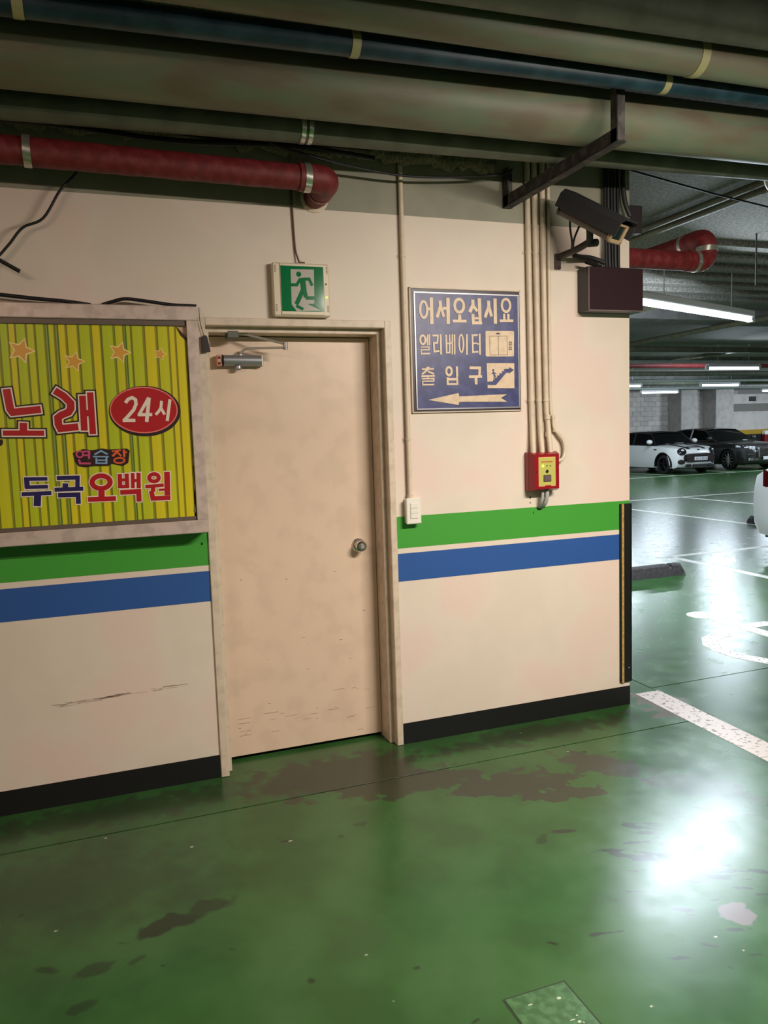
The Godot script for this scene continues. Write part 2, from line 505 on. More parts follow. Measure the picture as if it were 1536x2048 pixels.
# ---------------------------------------------------------------- the shell
func floor_material(detail: bool) -> StandardMaterial3D:
	var m := mat(Color.WHITE, 1.0)
	var lo := Color(0.175, 0.32, 0.155)
	m.albedo_texture = noise(41, 0.006, [lo.darkened(0.09), lo, lo.lightened(0.03)], [0.25, 0.5, 0.78], 1024, 4)
	m.roughness_texture = noise(42, 0.012, [Color(0.225, 0.225, 0.225), Color(0.25, 0.25, 0.25), Color(0.285, 0.285, 0.285)], [0.1, 0.5, 0.9], 1024, 3)
	m.uv1_triplanar = true
	m.uv1_world_triplanar = true
	m.uv1_scale = Vector3(0.37, 0.37, 0.37)
	m.metallic_specular = 0.42
	if detail:
		m.detail_enabled = true
		m.detail_uv_layer = BaseMaterial3D.DETAIL_UV_2
		m.detail_albedo = floor_stains()
	return m

const STAIN_X := -3.0
const STAIN_Z := -1.0
const STAIN_W := 8.0
const STAIN_D := 4.0

func floor_stains() -> ImageTexture:   # dirt, oil and tyre marks with shapes of their own
	var w := 2048
	var h := 1024
	var img := Image.create(w, h, false, Image.FORMAT_RGBA8)
	img.fill(Color(0.2, 0.2, 0.16, 0.0))
	var n := FastNoiseLite.new()
	n.seed = 5
	n.frequency = 0.03
	n.fractal_octaves = 5
	var blob := func(x: float, z: float, rx: float, rz: float, turn: float, c: Color, rough: float, soft := 0.5) -> void:
		var reach := maxf(rx, rz) * 1.7
		var x0 := maxi(0, int((x - reach - STAIN_X) / STAIN_W * w))
		var x1 := mini(w - 1, int((x + reach - STAIN_X) / STAIN_W * w))
		var z0 := maxi(0, int((z - reach - STAIN_Z) / STAIN_D * h))
		var z1 := mini(h - 1, int((z + reach - STAIN_Z) / STAIN_D * h))
		var ct := cos(turn)
		var sn := sin(turn)
		for j in range(z0, z1):
			for i in range(x0, x1):
				var dx := (i + 0.5) / w * STAIN_W + STAIN_X - x
				var dz := (j + 0.5) / h * STAIN_D + STAIN_Z - z
				var u := (dx * ct + dz * sn) / rx
				var v := (-dx * sn + dz * ct) / rz
				var e := 1.0 - sqrt(u * u + v * v) + rough * n.get_noise_2d(i * 1.0, j * 1.0)
				if e > 0.0:
					var a := c.a * smoothstep(0.0, soft, e)
					var old := img.get_pixel(i, j)
					if a > old.a:
						img.set_pixel(i, j, Color(c.r, c.g, c.b, a))
	var grime := Color(0.185, 0.185, 0.14, 0.88)
	# trodden dirt along the door and the foot of the wall
	blob.call(-0.38, 0.20, 0.50, 0.24, 0.0, grime, 0.5, 0.35)
	blob.call(-0.10, 0.42, 0.40, 0.15, 0.12, grime, 0.6, 0.3)
	blob.call(0.75, 0.15, 0.75, 0.12, 0.0, Color(0.18, 0.18, 0.14, 0.7), 0.7, 0.5)
	blob.call(-1.4, 0.16, 0.85, 0.14, 0.0, Color(0.16, 0.17, 0.13, 0.6), 0.7, 0.5)
	blob.call(0.32, 0.62, 0.30, 0.14, 0.2, Color(0.19, 0.185, 0.155, 0.9), 0.7, 0.2)
	blob.call(0.45, 0.80, 0.22, 0.06, 0.1, Color(0.19, 0.185, 0.155, 0.85), 0.9, 0.2)
	blob.call(0.80, 0.62, 0.12, 0.26, -0.55, Color(0.21, 0.205, 0.18, 0.85), 0.6, 0.25)
	blob.call(1.05, 0.95, 0.14, 0.34, -0.6, Color(0.23, 0.23, 0.20, 0.55), 0.8, 0.5)
	blob.call(-1.55, 0.70, 0.85, 0.42, 0.1, Color(0.15, 0.17, 0.11, 0.45), 0.45, 0.8)
	blob.call(-1.22, 1.06, 0.14, 0.055, -0.2, Color(0.11, 0.115, 0.075, 0.8), 0.8, 0.4)
	blob.call(-1.10, 1.02, 0.12, 0.05, -0.3, Color(0.11, 0.115, 0.075, 0.65), 0.8, 0.5)
	blob.call(-1.45, 1.20, 0.07, 0.03, 0.0, Color(0.12, 0.12, 0.08, 0.6), 0.9, 0.5)
	# drier worn patch with scuffs under the slanting light
	blob.call(0.75, 1.40, 0.55, 0.45, 0.3, Color(0.36, 0.43, 0.38, 0.22), 0.5, 0.9)
	blob.call(0.52, 1.74, 0.06, 0.065, 0.0, Color(0.42, 0.40, 0.42, 0.9), 0.8, 0.2)
	blob.call(1.60, 0.02, 0.24, 0.11, 0.9, Color(0.36, 0.33, 0.30, 0.85), 0.9, 0.4)
	blob.call(1.55, 0.22, 0.18, 0.10, 0.9, Color(0.36, 0.33, 0.30, 0.8), 1.0, 0.4)
	var r := RandomNumberGenerator.new()
	r.seed = 90
	for k in 85:
		var s := r.randf_range(0.006, 0.028)
		blob.call(r.randf_range(-2.4, 2.2), r.randf_range(0.35, 2.6), s * r.randf_range(0.7, 2.2), s * r.randf_range(0.4, 0.9), r.randf_range(-0.9, 0.9), Color(0.10, 0.11, 0.08, r.randf_range(0.4, 0.9)), 1.2)
	for k in 70:
		var s := r.randf_range(0.008, 0.05)
		blob.call(r.randfn(0.62, 0.22), r.randfn(1.45, 0.2), s * 1.5, s * 0.28, r.randf_range(0.2, 0.7), Color(0.16, 0.17, 0.15, 0.85), 1.6)
	for k in 26:
		blob.call(r.randf_range(-2.2, 2.2), r.randf_range(0.1, 2.4), 0.008, 0.005, 0.0, Color(0.70, 0.74, 0.66, 0.8), 0.8)
	return ImageTexture.create_from_image(img)

func slab(st: SurfaceTool, x0: float, z0: float, x1: float, z1: float) -> void:   # floor panel with chamfered arrises and plan coordinates for its dirt
	var c := 0.0004
	var top := [Vector3(x0 + c, 0, z0 + c), Vector3(x0 + c, 0, z1 - c), Vector3(x1 - c, 0, z1 - c), Vector3(x1 - c, 0, z0 + c)]
	var low := [Vector3(x0, -c, z0), Vector3(x0, -c, z1), Vector3(x1, -c, z1), Vector3(x1, -c, z0)]
	var v := func(p: Vector3) -> void:
		st.set_uv2(Vector2((p.x - STAIN_X) / STAIN_W, (p.z - STAIN_Z) / STAIN_D))
		st.add_vertex(p)
	var q := func(a: Vector3, b: Vector3, d: Vector3, e: Vector3) -> void:
		v.call(a); v.call(d); v.call(b)
		v.call(a); v.call(e); v.call(d)
	q.call(top[0], top[1], top[2], top[3])
	for k in 4:
		var k2 := (k + 1) % 4
		q.call(top[k2], top[k], low[k], low[k2])
		q.call(low[k2], low[k], low[k] + Vector3.DOWN * 0.05, low[k2] + Vector3.DOWN * 0.05)

func shell() -> void:
	var X0 := -7.0
	var X1 := 30.0
	var Z0 := -23.0
	var Z1 := 7.0
	# floor: cast panels with sawn joints between them, over a dark bed
	var st := mb()
	box(st, Vector3(X0 - 0.2, -0.25, Z0 - 0.2), Vector3(X1 + 0.2, -0.03, Z1 + 0.2))
	var fl := struct("floor", st, mat(Color(0.03, 0.035, 0.03), 1.0))
	var near := floor_material(true)
	var plain := floor_material(false)
	var E := STAIN_X + STAIN_W
	var j := 0.004
	for p in [[STAIN_X, STAIN_Z, 1.725 - j, 0.350 - j, near], [STAIN_X, 0.350 + j, 1.725, STAIN_Z + STAIN_D, near], [1.725, -0.170 + j, E, STAIN_Z + STAIN_D, near], [1.725 + j, STAIN_Z, E, -0.170 - j, near],
		[X0, Z0, 1.725 - j, STAIN_Z, plain], [1.725 + j, Z0, X1, STAIN_Z, plain], [E, STAIN_Z, X1, Z1, plain], [X0, STAIN_Z, STAIN_X, Z1, plain], [STAIN_X, STAIN_Z + STAIN_D, E, Z1, plain]]:
		st = mb()
		slab(st, p[0], p[1], p[2], p[3])
		part("floor_panel", st, p[4], fl)
	# ceiling with downstand beams
	st = mb()
	box(st, Vector3(X0 - 0.2, 3.05, Z0 - 0.2), Vector3(X1 + 0.2, 3.30, Z1 + 0.2))
	var ce := struct("ceiling", st, M.concrete)
	for z in [-4.6, -10.2, -15.0, -20.0, 3.6]:
		st = mb()
		box(st, Vector3(X0, 2.91, z - 0.22), Vector3(X1, 3.06, z + 0.22), 0.01)
		part("ceiling_beam", st, M.beam, ce)
	for k in 7:
		st = mb()
		box(st, Vector3(3.0, 3.005, -1.55 - k * 0.36), Vector3(X1, 3.06, -1.42 - k * 0.36), 0.006)
		part("ceiling_rib", st, M.concrete, ce)
	# the painted core wall, in pieces round the door
	st = mb()
	box(st, Vector3(X0, 0, -0.25), Vector3(-0.89, 3.06, 0))
	box(st, Vector3(0.03, 0, -0.25), Vector3(1.437, 3.06, 0))
	box(st, Vector3(-0.89, 2.135, -0.25), Vector3(0.03, 3.06, 0))
	var wf := struct("wall_front", st, M.wall)
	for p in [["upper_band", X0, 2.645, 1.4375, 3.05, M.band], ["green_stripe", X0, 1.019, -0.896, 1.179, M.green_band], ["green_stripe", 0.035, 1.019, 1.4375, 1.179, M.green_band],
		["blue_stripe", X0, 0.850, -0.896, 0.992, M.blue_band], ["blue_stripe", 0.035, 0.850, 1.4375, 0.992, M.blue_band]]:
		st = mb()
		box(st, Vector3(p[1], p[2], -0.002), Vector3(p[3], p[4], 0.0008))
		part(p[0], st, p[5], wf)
	# scrapes on the paint
	st = mb()
	for k in 34:
		var x := rng.randf_range(-1.62, -1.08)
		var y := 0.452 + (x + 1.62) * 0.035 + rng.randf_range(-0.006, 0.008)
		box(st, Vector3(x, y, -0.001), Vector3(x + rng.randf_range(0.02, 0.11), y + rng.randf_range(0.0008, 0.0025), 0.0005))
	part("scrape", st, mat(Color(0.60, 0.51, 0.46), 0.7), wf)
	st = mb()
	box(st, Vector3(X0, 0, -0.002), Vector3(-0.896, 0.110, 0.002))
	struct("baseboard_left", st, M.black_paint)
	st = mb()
	box(st, Vector3(0.0345, 0, -0.002), Vector3(1.4385, 0.110, 0.002))
	struct("baseboard_right", st, M.black_paint)
	st = mb()
	box(st, Vector3(1.20, 0, -10.0), Vector3(1.437, 3.06, -0.25))
	box(st, Vector3(X0, 0, -10.2), Vector3(1.437, 3.06, -10.0))
	struct("wall_side", st, M.wall)
	# outer walls
	st = mb()
	box(st, Vector3(X0 - 0.2, 0, Z0), Vector3(X0, 3.06, Z1))
	struct("wall_left", st, M.far_wall)
	st = mb()
	box(st, Vector3(X1, 0, Z0), Vector3(X1 + 0.2, 3.06, Z1))
	struct("wall_right", st, M.far_wall)
	st = mb()
	box(st, Vector3(X0 - 0.2, 0, Z1), Vector3(X1 + 0.2, 3.06, Z1 + 0.2))
	struct("wall_rear", st, M.far_wall)
	st = mb()
	box(st, Vector3(X0 - 0.2, 0, Z0 - 0.2), Vector3(X1 + 0.2, 3.06, Z0))
	var wb := struct("wall_back", st, M.mortar)
	var blocks := []
	for v in 3:
		st = mb()
		box(st, Vector3(0.004, 0.004, 0), Vector3(0.392, 0.196, 0.02), 0.004)
		st.generate_normals()
		blocks.append(st.commit())
	var tones := [mottled(Color(0.74, 0.71, 0.69), 0.05, 0.5, 61, 0.85), mottled(Color(0.70, 0.68, 0.66), 0.05, 0.5, 62, 0.85), mottled(Color(0.77, 0.74, 0.71), 0.05, 0.5, 63, 0.85)]
	for row in 15:
		for col in 19:
			var o := MeshInstance3D.new()
			o.name = "block"
			o.mesh = blocks[0]
			o.set_surface_override_material(0, tones[rng.randi() % 3])
			o.position = Vector3(17.5 + col * 0.396 + (0.198 if row % 2 else 0.0) - 0.2, row * 0.2, Z0)
			wb.add_child(o, true)
	st = mb()
	box(st, Vector3(X0, 0, Z0), Vector3(17.28, 3.0, Z0 + 0.02))
	part("block_field", st, M.far_wall, wb)
	# columns in the back wall and the lighter wall beyond them
	for c in [[21.1, 21.95], [22.9, 23.86]]:
		st = mb()
		box(st, Vector3(c[0], 0, Z0), Vector3(c[1], 3.06, -22.2), 0.02)
		struct("column", st, mottled(Color(0.68, 0.66, 0.64), 0.06, 0.5, 64, 0.8))
	st = mb()
	box(st, Vector3(23.86, 0, Z0), Vector3(X1, 2.84, -22.55), 0.01)
	var wr := struct("wall_recess", st, M.far_wall)
	st = mb()
	box(st, Vector3(23.9, 2.09, -22.56), Vector3(X1, 2.42, -22.53), 0.005)
	part("dark_band", st, mat(Color(0.46, 0.44, 0.42), 0.8), wr)
	st = mb()
	box(st, Vector3(23.9, 1.10, -22.56), Vector3(X1, 1.30, -22.52), 0.005)
	part("yellow_stripe", st, mat(Color(0.62, 0.50, 0.10), 0.6), wr)
	st = mb()
	box(st, Vector3(23.9, 0.0, -22.56), Vector3(X1, 1.10, -22.53), 0.005)
	part("black_stripe", st, M.black_paint, wr)
	var ob := thing("hydrant_box", "red box with a pale top against the far wall past the black sedan", "hydrant box", Vector3(26.05, 0, -22.51))
	st = mb()
	box(st, Vector3(-0.35, 0.05, 0), Vector3(0.35, 1.06, 0.22), 0.02)
	part("case", st, mat(Color(0.45, 0.06, 0.07), 0.4), ob)
	st = mb()
	box(st, Vector3(-0.37, 1.06, 0), Vector3(0.37, 1.24, 0.24), 0.04)
	part("lid", st, M.white_plastic, ob)
	st = mb()
	boxc(st, Vector3(0.24, 0.6, 0.235), Vector3(0.04, 0.14, 0.03), 0.008)
	part("handle", st, M.silver, ob)
	var o := thing("wall_vent", "small dark louvred vent high on the far light wall", "vent", Vector3(25.2, 2.62, -22.54))
	st = mb()
	box(st, Vector3(-0.19, -0.1, 0), Vector3(0.19, 0.1, 0.02), 0.004)
	part("vent_frame", st, M.dark_grey, o)
	for k in 5:
		st = mb()
		boxc(st, Vector3(0, -0.07 + k * 0.035, 0.022), Vector3(0.34, 0.014, 0.012), 0.002)
		part("louvre", st, mat(Color(0.30, 0.28, 0.28), 0.6), o)

# ---------------------------------------------------------------- the door
func door() -> void:
	var D := Node3D.new()
	D.name = "door_1"
	D.set_meta("kind", "structure")
	add_child(D)
	var st := mb()
	var L := -0.895
	var R := 0.0336
	# jambs and head: face, reveal, then the stop
	box(st, Vector3(L, 0, -0.2), Vector3(-0.856, 2.141, 0.009), 0.003)
	part("jamb", st, M.frame, D)
	st = mb()
	box(st, Vector3(0.0, 0, -0.2), Vector3(R, 2.141, 0.009), 0.003)
	part("jamb", st, M.frame, D)
	st = mb()
	box(st, Vector3(-0.857, 2.106, -0.2), Vector3(0.001, 2.141, 0.009), 0.003)
	part("head", st, M.frame, D)
	st = mb()
	box(st, Vector3(-0.858, 0, -0.22), Vector3(-0.836, 2.108, -0.045), 0.002)
	part("stop", st, M.frame, D)
	st = mb()
	box(st, Vector3(-0.022, 0, -0.22), Vector3(0.002, 2.108, -0.045), 0.002)
	part("stop", st, M.frame, D)
	st = mb()
	box(st, Vector3(-0.84, 2.082, -0.22), Vector3(-0.02, 2.108, -0.045), 0.002)
	part("stop", st, M.frame, D)
	st = mb()
	box(st, Vector3(-0.834, 0.018, -0.205), Vector3(-0.024, 2.078, -0.162), 0.002)
	var leaf := part("door_leaf", st, M.door, D)
	st = mb()
	for k in 26:
		var x := rng.randf_range(-0.8, -0.1)
		var y := rng.randfn(0.19, 0.06)
		box(st, Vector3(x, y, -0.163), Vector3(x + rng.randf_range(0.01, 0.07), y + rng.randf_range(0.0007, 0.002), -0.1615))
	for k in 12:
		var x := rng.randf_range(-0.8, -0.1)
		var y := rng.randf_range(0.05, 0.95)
		box(st, Vector3(x, y, -0.163), Vector3(x + rng.randf_range(0.004, 0.02), y + rng.randf_range(0.001, 0.004), -0.1615))
	part("scuff", st, mat(Color(0.55, 0.44, 0.36), 0.7), leaf)
	# round knob with its rose and key cylinder
	st = mb()
	var K := Transform3D(Basis(), Vector3(-0.118, 1.03, -0.162))
	lathe(st, [Vector2(0, -0.004), Vector2(0.036, -0.004), Vector2(0.036, 0.003), Vector2(0.031, 0.009), Vector2(0.016, 0.011), Vector2(0.0125, 0.022), Vector2(0.015, 0.032), Vector2(0.025, 0.037), Vector2(0.0275, 0.046), Vector2(0.026, 0.058), Vector2(0.020, 0.063), Vector2(0.0, 0.063)], K, 28)
	var knob := part("knob", st, M.chrome, leaf)
	st = mb()
	lathe(st, [Vector2(0.012, 0.060), Vector2(0.012, 0.069), Vector2(0.010, 0.071), Vector2(0, 0.071)], K, 18)
	part("key_cylinder", st, M.steel, knob)
	# closer on the leaf, its arms up to the head
	var o := thing("door_closer", "silver overhead door closer with folded arm above the cream door", "door closer")
	st = mb()
	var z := -0.128
	tube(st, [Vector3(-0.765, 1.962, z), Vector3(-0.585, 1.962, z)], 0.026, 20)
	box(st, Vector3(-0.762, 1.938, -0.164), Vector3(-0.588, 1.986, z), 0.004)
	part("body", st, M.silver, o)
	st = mb()
	box(st, Vector3(-0.797, 1.936, -0.164), Vector3(-0.770, 1.988, -0.108), 0.005)
	var cap := part("end_cap", st, mat(Color(0.82, 0.62, 0.52), 0.45), o)
	st = mb()
	for y in [1.948, 1.974]:
		lathe(st, [Vector2(0.007, -0.005), Vector2(0.007, 0.0015), Vector2(0, 0.0015)], Transform3D(Basis(), Vector3(-0.784, y, -0.108)), 12)
	part("screw", st, mat(Color(0.45, 0.05, 0.04), 0.4), cap)
	st = mb()
	tube(st, [Vector3(-0.770, 1.962, z), Vector3(-0.763, 1.962, z)], 0.0275, 20)
	part("collar", st, M.black_rubber, o)
	st = mb()
	box(st, Vector3(-0.586, 1.935, -0.164), Vector3(-0.576, 1.988, -0.112), 0.003)
	part("end_plate", st, M.steel, o)
	st = mb()
	lathe(st, [Vector2(0.012, 0.0), Vector2(0.012, 0.03), Vector2(0.009, 0.036), Vector2(0, 0.036)], Transform3D(Basis(Vector3.RIGHT, -PI / 2), Vector3(-0.683, 1.962, z)), 16)
	part("pinion", st, M.silver, o)
	st = mb()
	lathe(st, [Vector2(0.017, 0.0), Vector2(0.017, 0.014), Vector2(0.012, 0.02), Vector2(0, 0.02)], Transform3D(Basis(Vector3.RIGHT, PI / 2), Vector3(-0.695, 1.938, z)), 16)
	part("valve_cap", st, M.silver, o)
	var el := Vector3(-0.488, 2.018, -0.02)
	st = mb()
	tube(st, bend([Vector3(-0.683, 1.998, z), Vector3(-0.655, 2.018, -0.115), el + Vector3(0, -0.006, 0)], 0.02), 0.0055, 10)
	part("lower_arm", st, M.steel, o)
	st = mb()
	tube(st, [Vector3(-0.700, 2.085, -0.075), Vector3(-0.665, 2.078, -0.07), el + Vector3(0, 0.010, 0)], 0.0055, 10)
	part("upper_arm", st, M.steel, o)
	st = mb()
	lathe(st, [Vector2(0, -0.016), Vector2(0.011, -0.016), Vector2(0.011, 0.018), Vector2(0.007, 0.022), Vector2(0, 0.022)], Transform3D(Basis(Vector3.RIGHT, -PI / 2), el), 16)
	part("elbow", st, M.chrome, o)
	st = mb()
	box(st, Vector3(-0.752, 2.056, -0.11), Vector3(-0.697, 2.092, -0.044), 0.004)
	part("shoe", st, mat(Color(0.36, 0.36, 0.33), 0.5, 0.3), o)

# ---------------------------------------------------------------- pipes overhead
func run(called: String, label: String, z: float, y0: float, slope: float, r: float, m: Material, bands: Array, bm: Material, bw := 0.035, category := "pipe") -> void:
	var o := thing(called, label, category)
	var st := mb()
	var a := Vector3(-6.9, y0 - 6.9 * slope, z)
	var b := Vector3(2.3, y0 + 2.3 * slope, z)
	tube(st, [a, b, b + Vector3(6.0, 0, 0)], r, 28)
	part("pipe_run", st, m, o)
	for x in bands:
		st = mb()
		tube(st, [Vector3(x - bw / 2, y0 + x * slope, z), Vector3(x + bw / 2, y0 + (x + bw) * slope, z)], r + 0.0025, 28)
		part("band", st, bm, o)

func overhead() -> void:
	run("overhead_pipe", "dull grey pipe highest and nearest of the overhead pipes", 1.42, 2.92, 0.0249, 0.07, M.pipe_dull, [], M.tape)
	run("overhead_pipe", "olive pipe with a pale tape band just above the blue pipe", 1.20, 2.916, 0.0108, 0.065, M.pipe, [0.80, -2.2], M.tape)
	run("blue_pipe", "slim dark blue pipe with pale tape bands under the ceiling", 1.03, 2.892, 0.0218, 0.04, M.blue_pipe, [-1.47, -0.455, 0.80], M.tape, 0.03)
	run("overhead_pipe", "thickest olive green pipe resting on the hanging bracket", 0.71, 2.881, 0.0103, 0.112, M.pipe, [], M.tape)
	run("overhead_pipe", "dark green pipe behind the thickest one, closest to the wall", 0.44, 2.84, 0.0185, 0.06, M.pipe_dull, [-0.46, -0.49], M.strap, 0.018)
	# seams between pipe lengths
	# red wrapped pipe, turning into the wall over the exit sign
	var o := thing("red_pipe", "red wrapped pipe running along the wall top and elbowing into it", "pipe")
	var st := mb()
	var path := [Vector3(-6.9, 2.745, 0.25)]
	for k in 60:
		path.append(Vector3(-3.4 + k * 0.05, 2.729 - k * 0.0005, 0.25))
	var radii := []
	for p in path:
		radii.append(0.0535 + rng.randf_range(-0.0018, 0.0018))
	tube(st, path, 0.054, 24, true, radii)
	part("pipe_run", st, M.red_pipe, o)
	st = mb()
	tube(st, bend([Vector3(-0.46, 2.70, 0.25), Vector3(-0.325, 2.70, 0.25), Vector3(-0.325, 2.695, 0.06)], 0.075, 10), 0.058, 24)
	part("elbow", st, M.red_pipe, o)
	st = mb()
	tube(st, [Vector3(-0.325, 2.695, 0.08), Vector3(-0.325, 2.695, -0.02)], 0.052, 24)
	part("wall_stub", st, mat(Color(0.42, 0.14, 0.12), 0.6), o)
	st = mb()
	lathe(st, [Vector2(0.05, -0.01), Vector2(0.068, -0.01), Vector2(0.068, 0.006), Vector2(0.056, 0.010), Vector2(0.05, 0.010)], Transform3D(Basis(), Vector3(-0.325, 2.695, 0)), 28)
	part("wall_ring", st, M.conduit, o)
	st = mb()
	lathe(st, [Vector2(0.058, -0.004), Vector2(0.0605, -0.004), Vector2(0.0605, 0.004), Vector2(0.058, 0.004)], Transform3D(Basis(), Vector3(-0.325, 2.695, 0.115)), 28)
	part("elbow_seam", st, mat(Color(0.62, 0.40, 0.36), 0.5), o)
	for x in [-1.52, -0.425]:
		st = mb()
		tube(st, [Vector3(x - 0.014, 2.70 + (0.013 if x < -1 else 0.0), 0.25), Vector3(x + 0.014, 2.70 + (0.013 if x < -1 else 0.0), 0.25)], 0.0605, 28)
		part("band", st, M.strap, o)
	# the same line out of the side of the wall, rising and turning back
	o = thing("red_pipe", "red pipe stub with silver bands looping back beyond the wall corner", "pipe")
	st = mb()
	tube(st, [Vector3(1.40, 2.555, -0.2), Vector3(2.06, 2.555, -0.2)], 0.055, 24)
	part("pipe_run", st, M.red_pipe, o)
	st = mb()
	tube(st, bend([Vector3(2.0, 2.555, -0.2), Vector3(2.15, 2.555, -0.2), Vector3(2.15, 2.70, -0.2), Vector3(2.15, 2.70, -0.42)], 0.085, 8), 0.059, 24)
	part("elbow", st, M.red_pipe, o)
	st = mb()
	tube(st, [Vector3(2.15, 2.70, -0.36), Vector3(2.15, 2.72, -5.5)], 0.055, 24)
	part("pipe_run", st, M.red_pipe, o)
	for s in [[Vector3(2.045, 2.555, -0.2), Vector3(2.07, 2.555, -0.2)], [Vector3(2.15, 2.615, -0.2), Vector3(2.15, 2.645, -0.2)], [Vector3(2.15, 2.70, -0.37), Vector3(2.15, 2.70, -0.395)]]:
		st = mb()
		tube(st, s, 0.0615, 28)
		part("band", st, M.strap, o)
	# trapeze bracket: perforated channel with its hangers
	o = thing("pipe_bracket", "dark steel trapeze bracket carrying the overhead pipes", "bracket")
	st = mb()
	box(st, Vector3(0.662, 2.715, 0.005), Vector3(0.712, 2.722, 0.93), 0.001)
	box(st, Vector3(0.662, 2.715, 0.005), Vector3(0.668, 2.768, 0.93), 0.001)
	part("rail", st, M.bracket, o)
	st = mb()
	box(st, Vector3(0.662, 2.712, 0.012), Vector3(0.712, 2.90, 0.018), 0.001)
	box(st, Vector3(0.662, 2.712, 0.012), Vector3(0.668, 2.90, 0.06), 0.001)
	part("hanger", st, M.bracket, o)
	st = mb()
	box(st, Vector3(0.662, 2.715, 0.89), Vector3(0.668, 3.06, 0.93), 0.001)
	box(st, Vector3(0.662, 2.715, 0.924), Vector3(0.702, 3.06, 0.93), 0.001)
	part("hanger", st, M.bracket, o)
	st = mb()
	box(st, Vector3(0.700, 2.722, 0.02), Vector3(0.712, 2.775, 0.60), 0.001)
	for z in [0.16, 0.30, 0.52]:
		lathe(st, [Vector2(0, -0.004), Vector2(0.011, -0.004), Vector2(0.011, 0.010), Vector2(0, 0.010)], Transform3D(Basis(Vector3.RIGHT, -PI / 2), Vector3(0.685, 2.722, z)), 6)
	part("stiffener", st, M.bracket, o)
	# sprayed foam torn along the top of the wall, and loose black cables
	st = mb()
	var lump := []
	var lr := []
	for k in 97:
		lump.append(Vector3(-1.9 + k * 0.026, 2.915 + rng.randf_range(-0.012, 0.012), 0.05 + rng.randf_range(-0.012, 0.012)))
		lr.append(rng.randf_range(0.030, 0.058))
	tube(st, lump, 0.05, 10, true, lr)
	single("foam_strip", st, mottled(Color(0.40, 0.39, 0.30), 0.25, 8.0, 71, 0.9), "ragged olive foam strip along the top edge of the cream wall", "insulation")
	for c in [[0.22, 2.825, 0.012, "first one up"], [0.17, 2.862, 0.009, "middle one"], [0.28, 2.895, 0.014, "topmost and thickest"]]:
		var pts := []
		for k in 26:
			pts.append(Vector3(-3.6 + k * 0.14, c[1] + 0.008 * sin(k * 0.9 + c[0] * 30), c[0] + 0.012 * sin(k * 0.7 + c[0] * 50)))
		st = mb()
		tube(st, smooth(pts, 3), c[2], 8)
		single("black_cable", st, M.black_rubber, "black cable lying along the top of the red pipe, %s of the three" % c[3], "cable", "cables above the red pipe")
	st = mb()
	tube(st, smooth([Vector3(-0.60, 2.80, 0.33), Vector3(-0.35, 2.795, 0.22), Vector3(-0.1, 2.79, 0.15), Vector3(0.12, 2.785, 0.135), Vector3(0.40, 2.805, 0.135), Vector3(0.60, 2.835, 0.135), Vector3(0.645, 2.86, 0.135)], 6), 0.006, 8)
	single("black_cable", st, M.black_rubber, "thin black cable sagging along the top of the wall above the welcome sign", "cable")
	st = mb()
	tube(st, smooth([Vector3(-1.28, 2.80, 0.10), Vector3(-1.352, 2.705, 0.06), Vector3(-1.418, 2.632, 0.06), Vector3(-1.49, 2.517, 0.06), Vector3(-1.57, 2.474, 0.06), Vector3(-1.628, 2.402, 0.06), Vector3(-1.70, 2.33, 0.06), Vector3(-1.9, 2.2, 0.05)], 6), 0.0055, 8)
	single("black_cable", st, M.black_rubber, "black cable hanging down the pink wall from the red pipe", "cable")
	st = mb()
	tube(st, smooth([Vector3(-1.86, 2.40, 0.10), Vector3(-1.72, 2.37, 0.10), Vector3(-1.66, 2.333, 0.10), Vector3(-1.590, 2.294, 0.09)], 6), 0.008, 8)
	single("black_cable", st, M.black_rubber, "short cut end of black cable on the wall above the yellow green sign", "cable")
	# pale conduits on the ceiling beyond the corner
	for x in [2.45, 2.58]:
		st = mb()
		tube(st, [Vector3(x, 3.005, -9.8), Vector3(x, 3.005, 1.0)], 0.022, 12)
		single("ceiling_conduit", st, M.pipe, "pale conduit on the ceiling, the one %s the red pipe loop" % ("farther from" if x > 2.5 else "nearer to"), "conduit", "twin ceiling conduits")
	st = mb()
	tube(st, [Vector3(1.1, 2.965, 0.10), Vector3(2.2, 2.955, -0.2), Vector3(3.6, 2.96, -0.55)], 0.006, 8)
	single("black_cable", st, M.black_rubber, "thin black wire stretched below the ceiling beyond the wall corner", "cable")
	st = mb()
	tube(st, smooth([Vector3(2.2, 2.99, 0.20), Vector3(2.3, 2.93, 0.10), Vector3(2.5, 2.915, 0.0), Vector3(2.7, 2.94, -0.05), Vector3(3.1, 2.98, -0.1)], 6), 0.016, 10)
	single("ceiling_conduit", st, M.conduit, "short pale flexible conduit drooping under the dark green pipe", "conduit")
	st = mb()
	tube(st, [Vector3(3.55, 2.66, -1.2), Vector3(3.55, 3.06, -1.2)], 0.006, 8)
	single("hanger_rod", st, M.bracket, "thin steel hanger rod dropping from the ceiling past the red pipe loop", "rod")
	# far services
	st = mb()
	tube(st, [Vector3(2.5, 2.768, -8.9), Vector3(26, 2.768, -8.9)], 0.055, 16)
	single("sprinkler_pipe", st, M.red_pipe, "long red sprinkler pipe crossing the hall above the far tubes", "pipe")
	for r in [[-7.76, 2.716, "long pale raceway carrying the highest of the far tubes"], [-12.63, 2.716, "long pale raceway with the tube above the black sedan roof"], [-15.8, 2.716, "long pale raceway farthest back over the white hatchback"]]:
		st = mb()
		box(st, Vector3(3.0, r[1] - 0.022, r[0] - 0.035), Vector3(26.0, r[1] + 0.03, r[0] + 0.035), 0.006)
		single("lighting_raceway", st, mottled(Color(0.66, 0.70, 0.68), 0.05, 0.8, 72, 0.5), r[2], "raceway", "raceways over the parking hall")
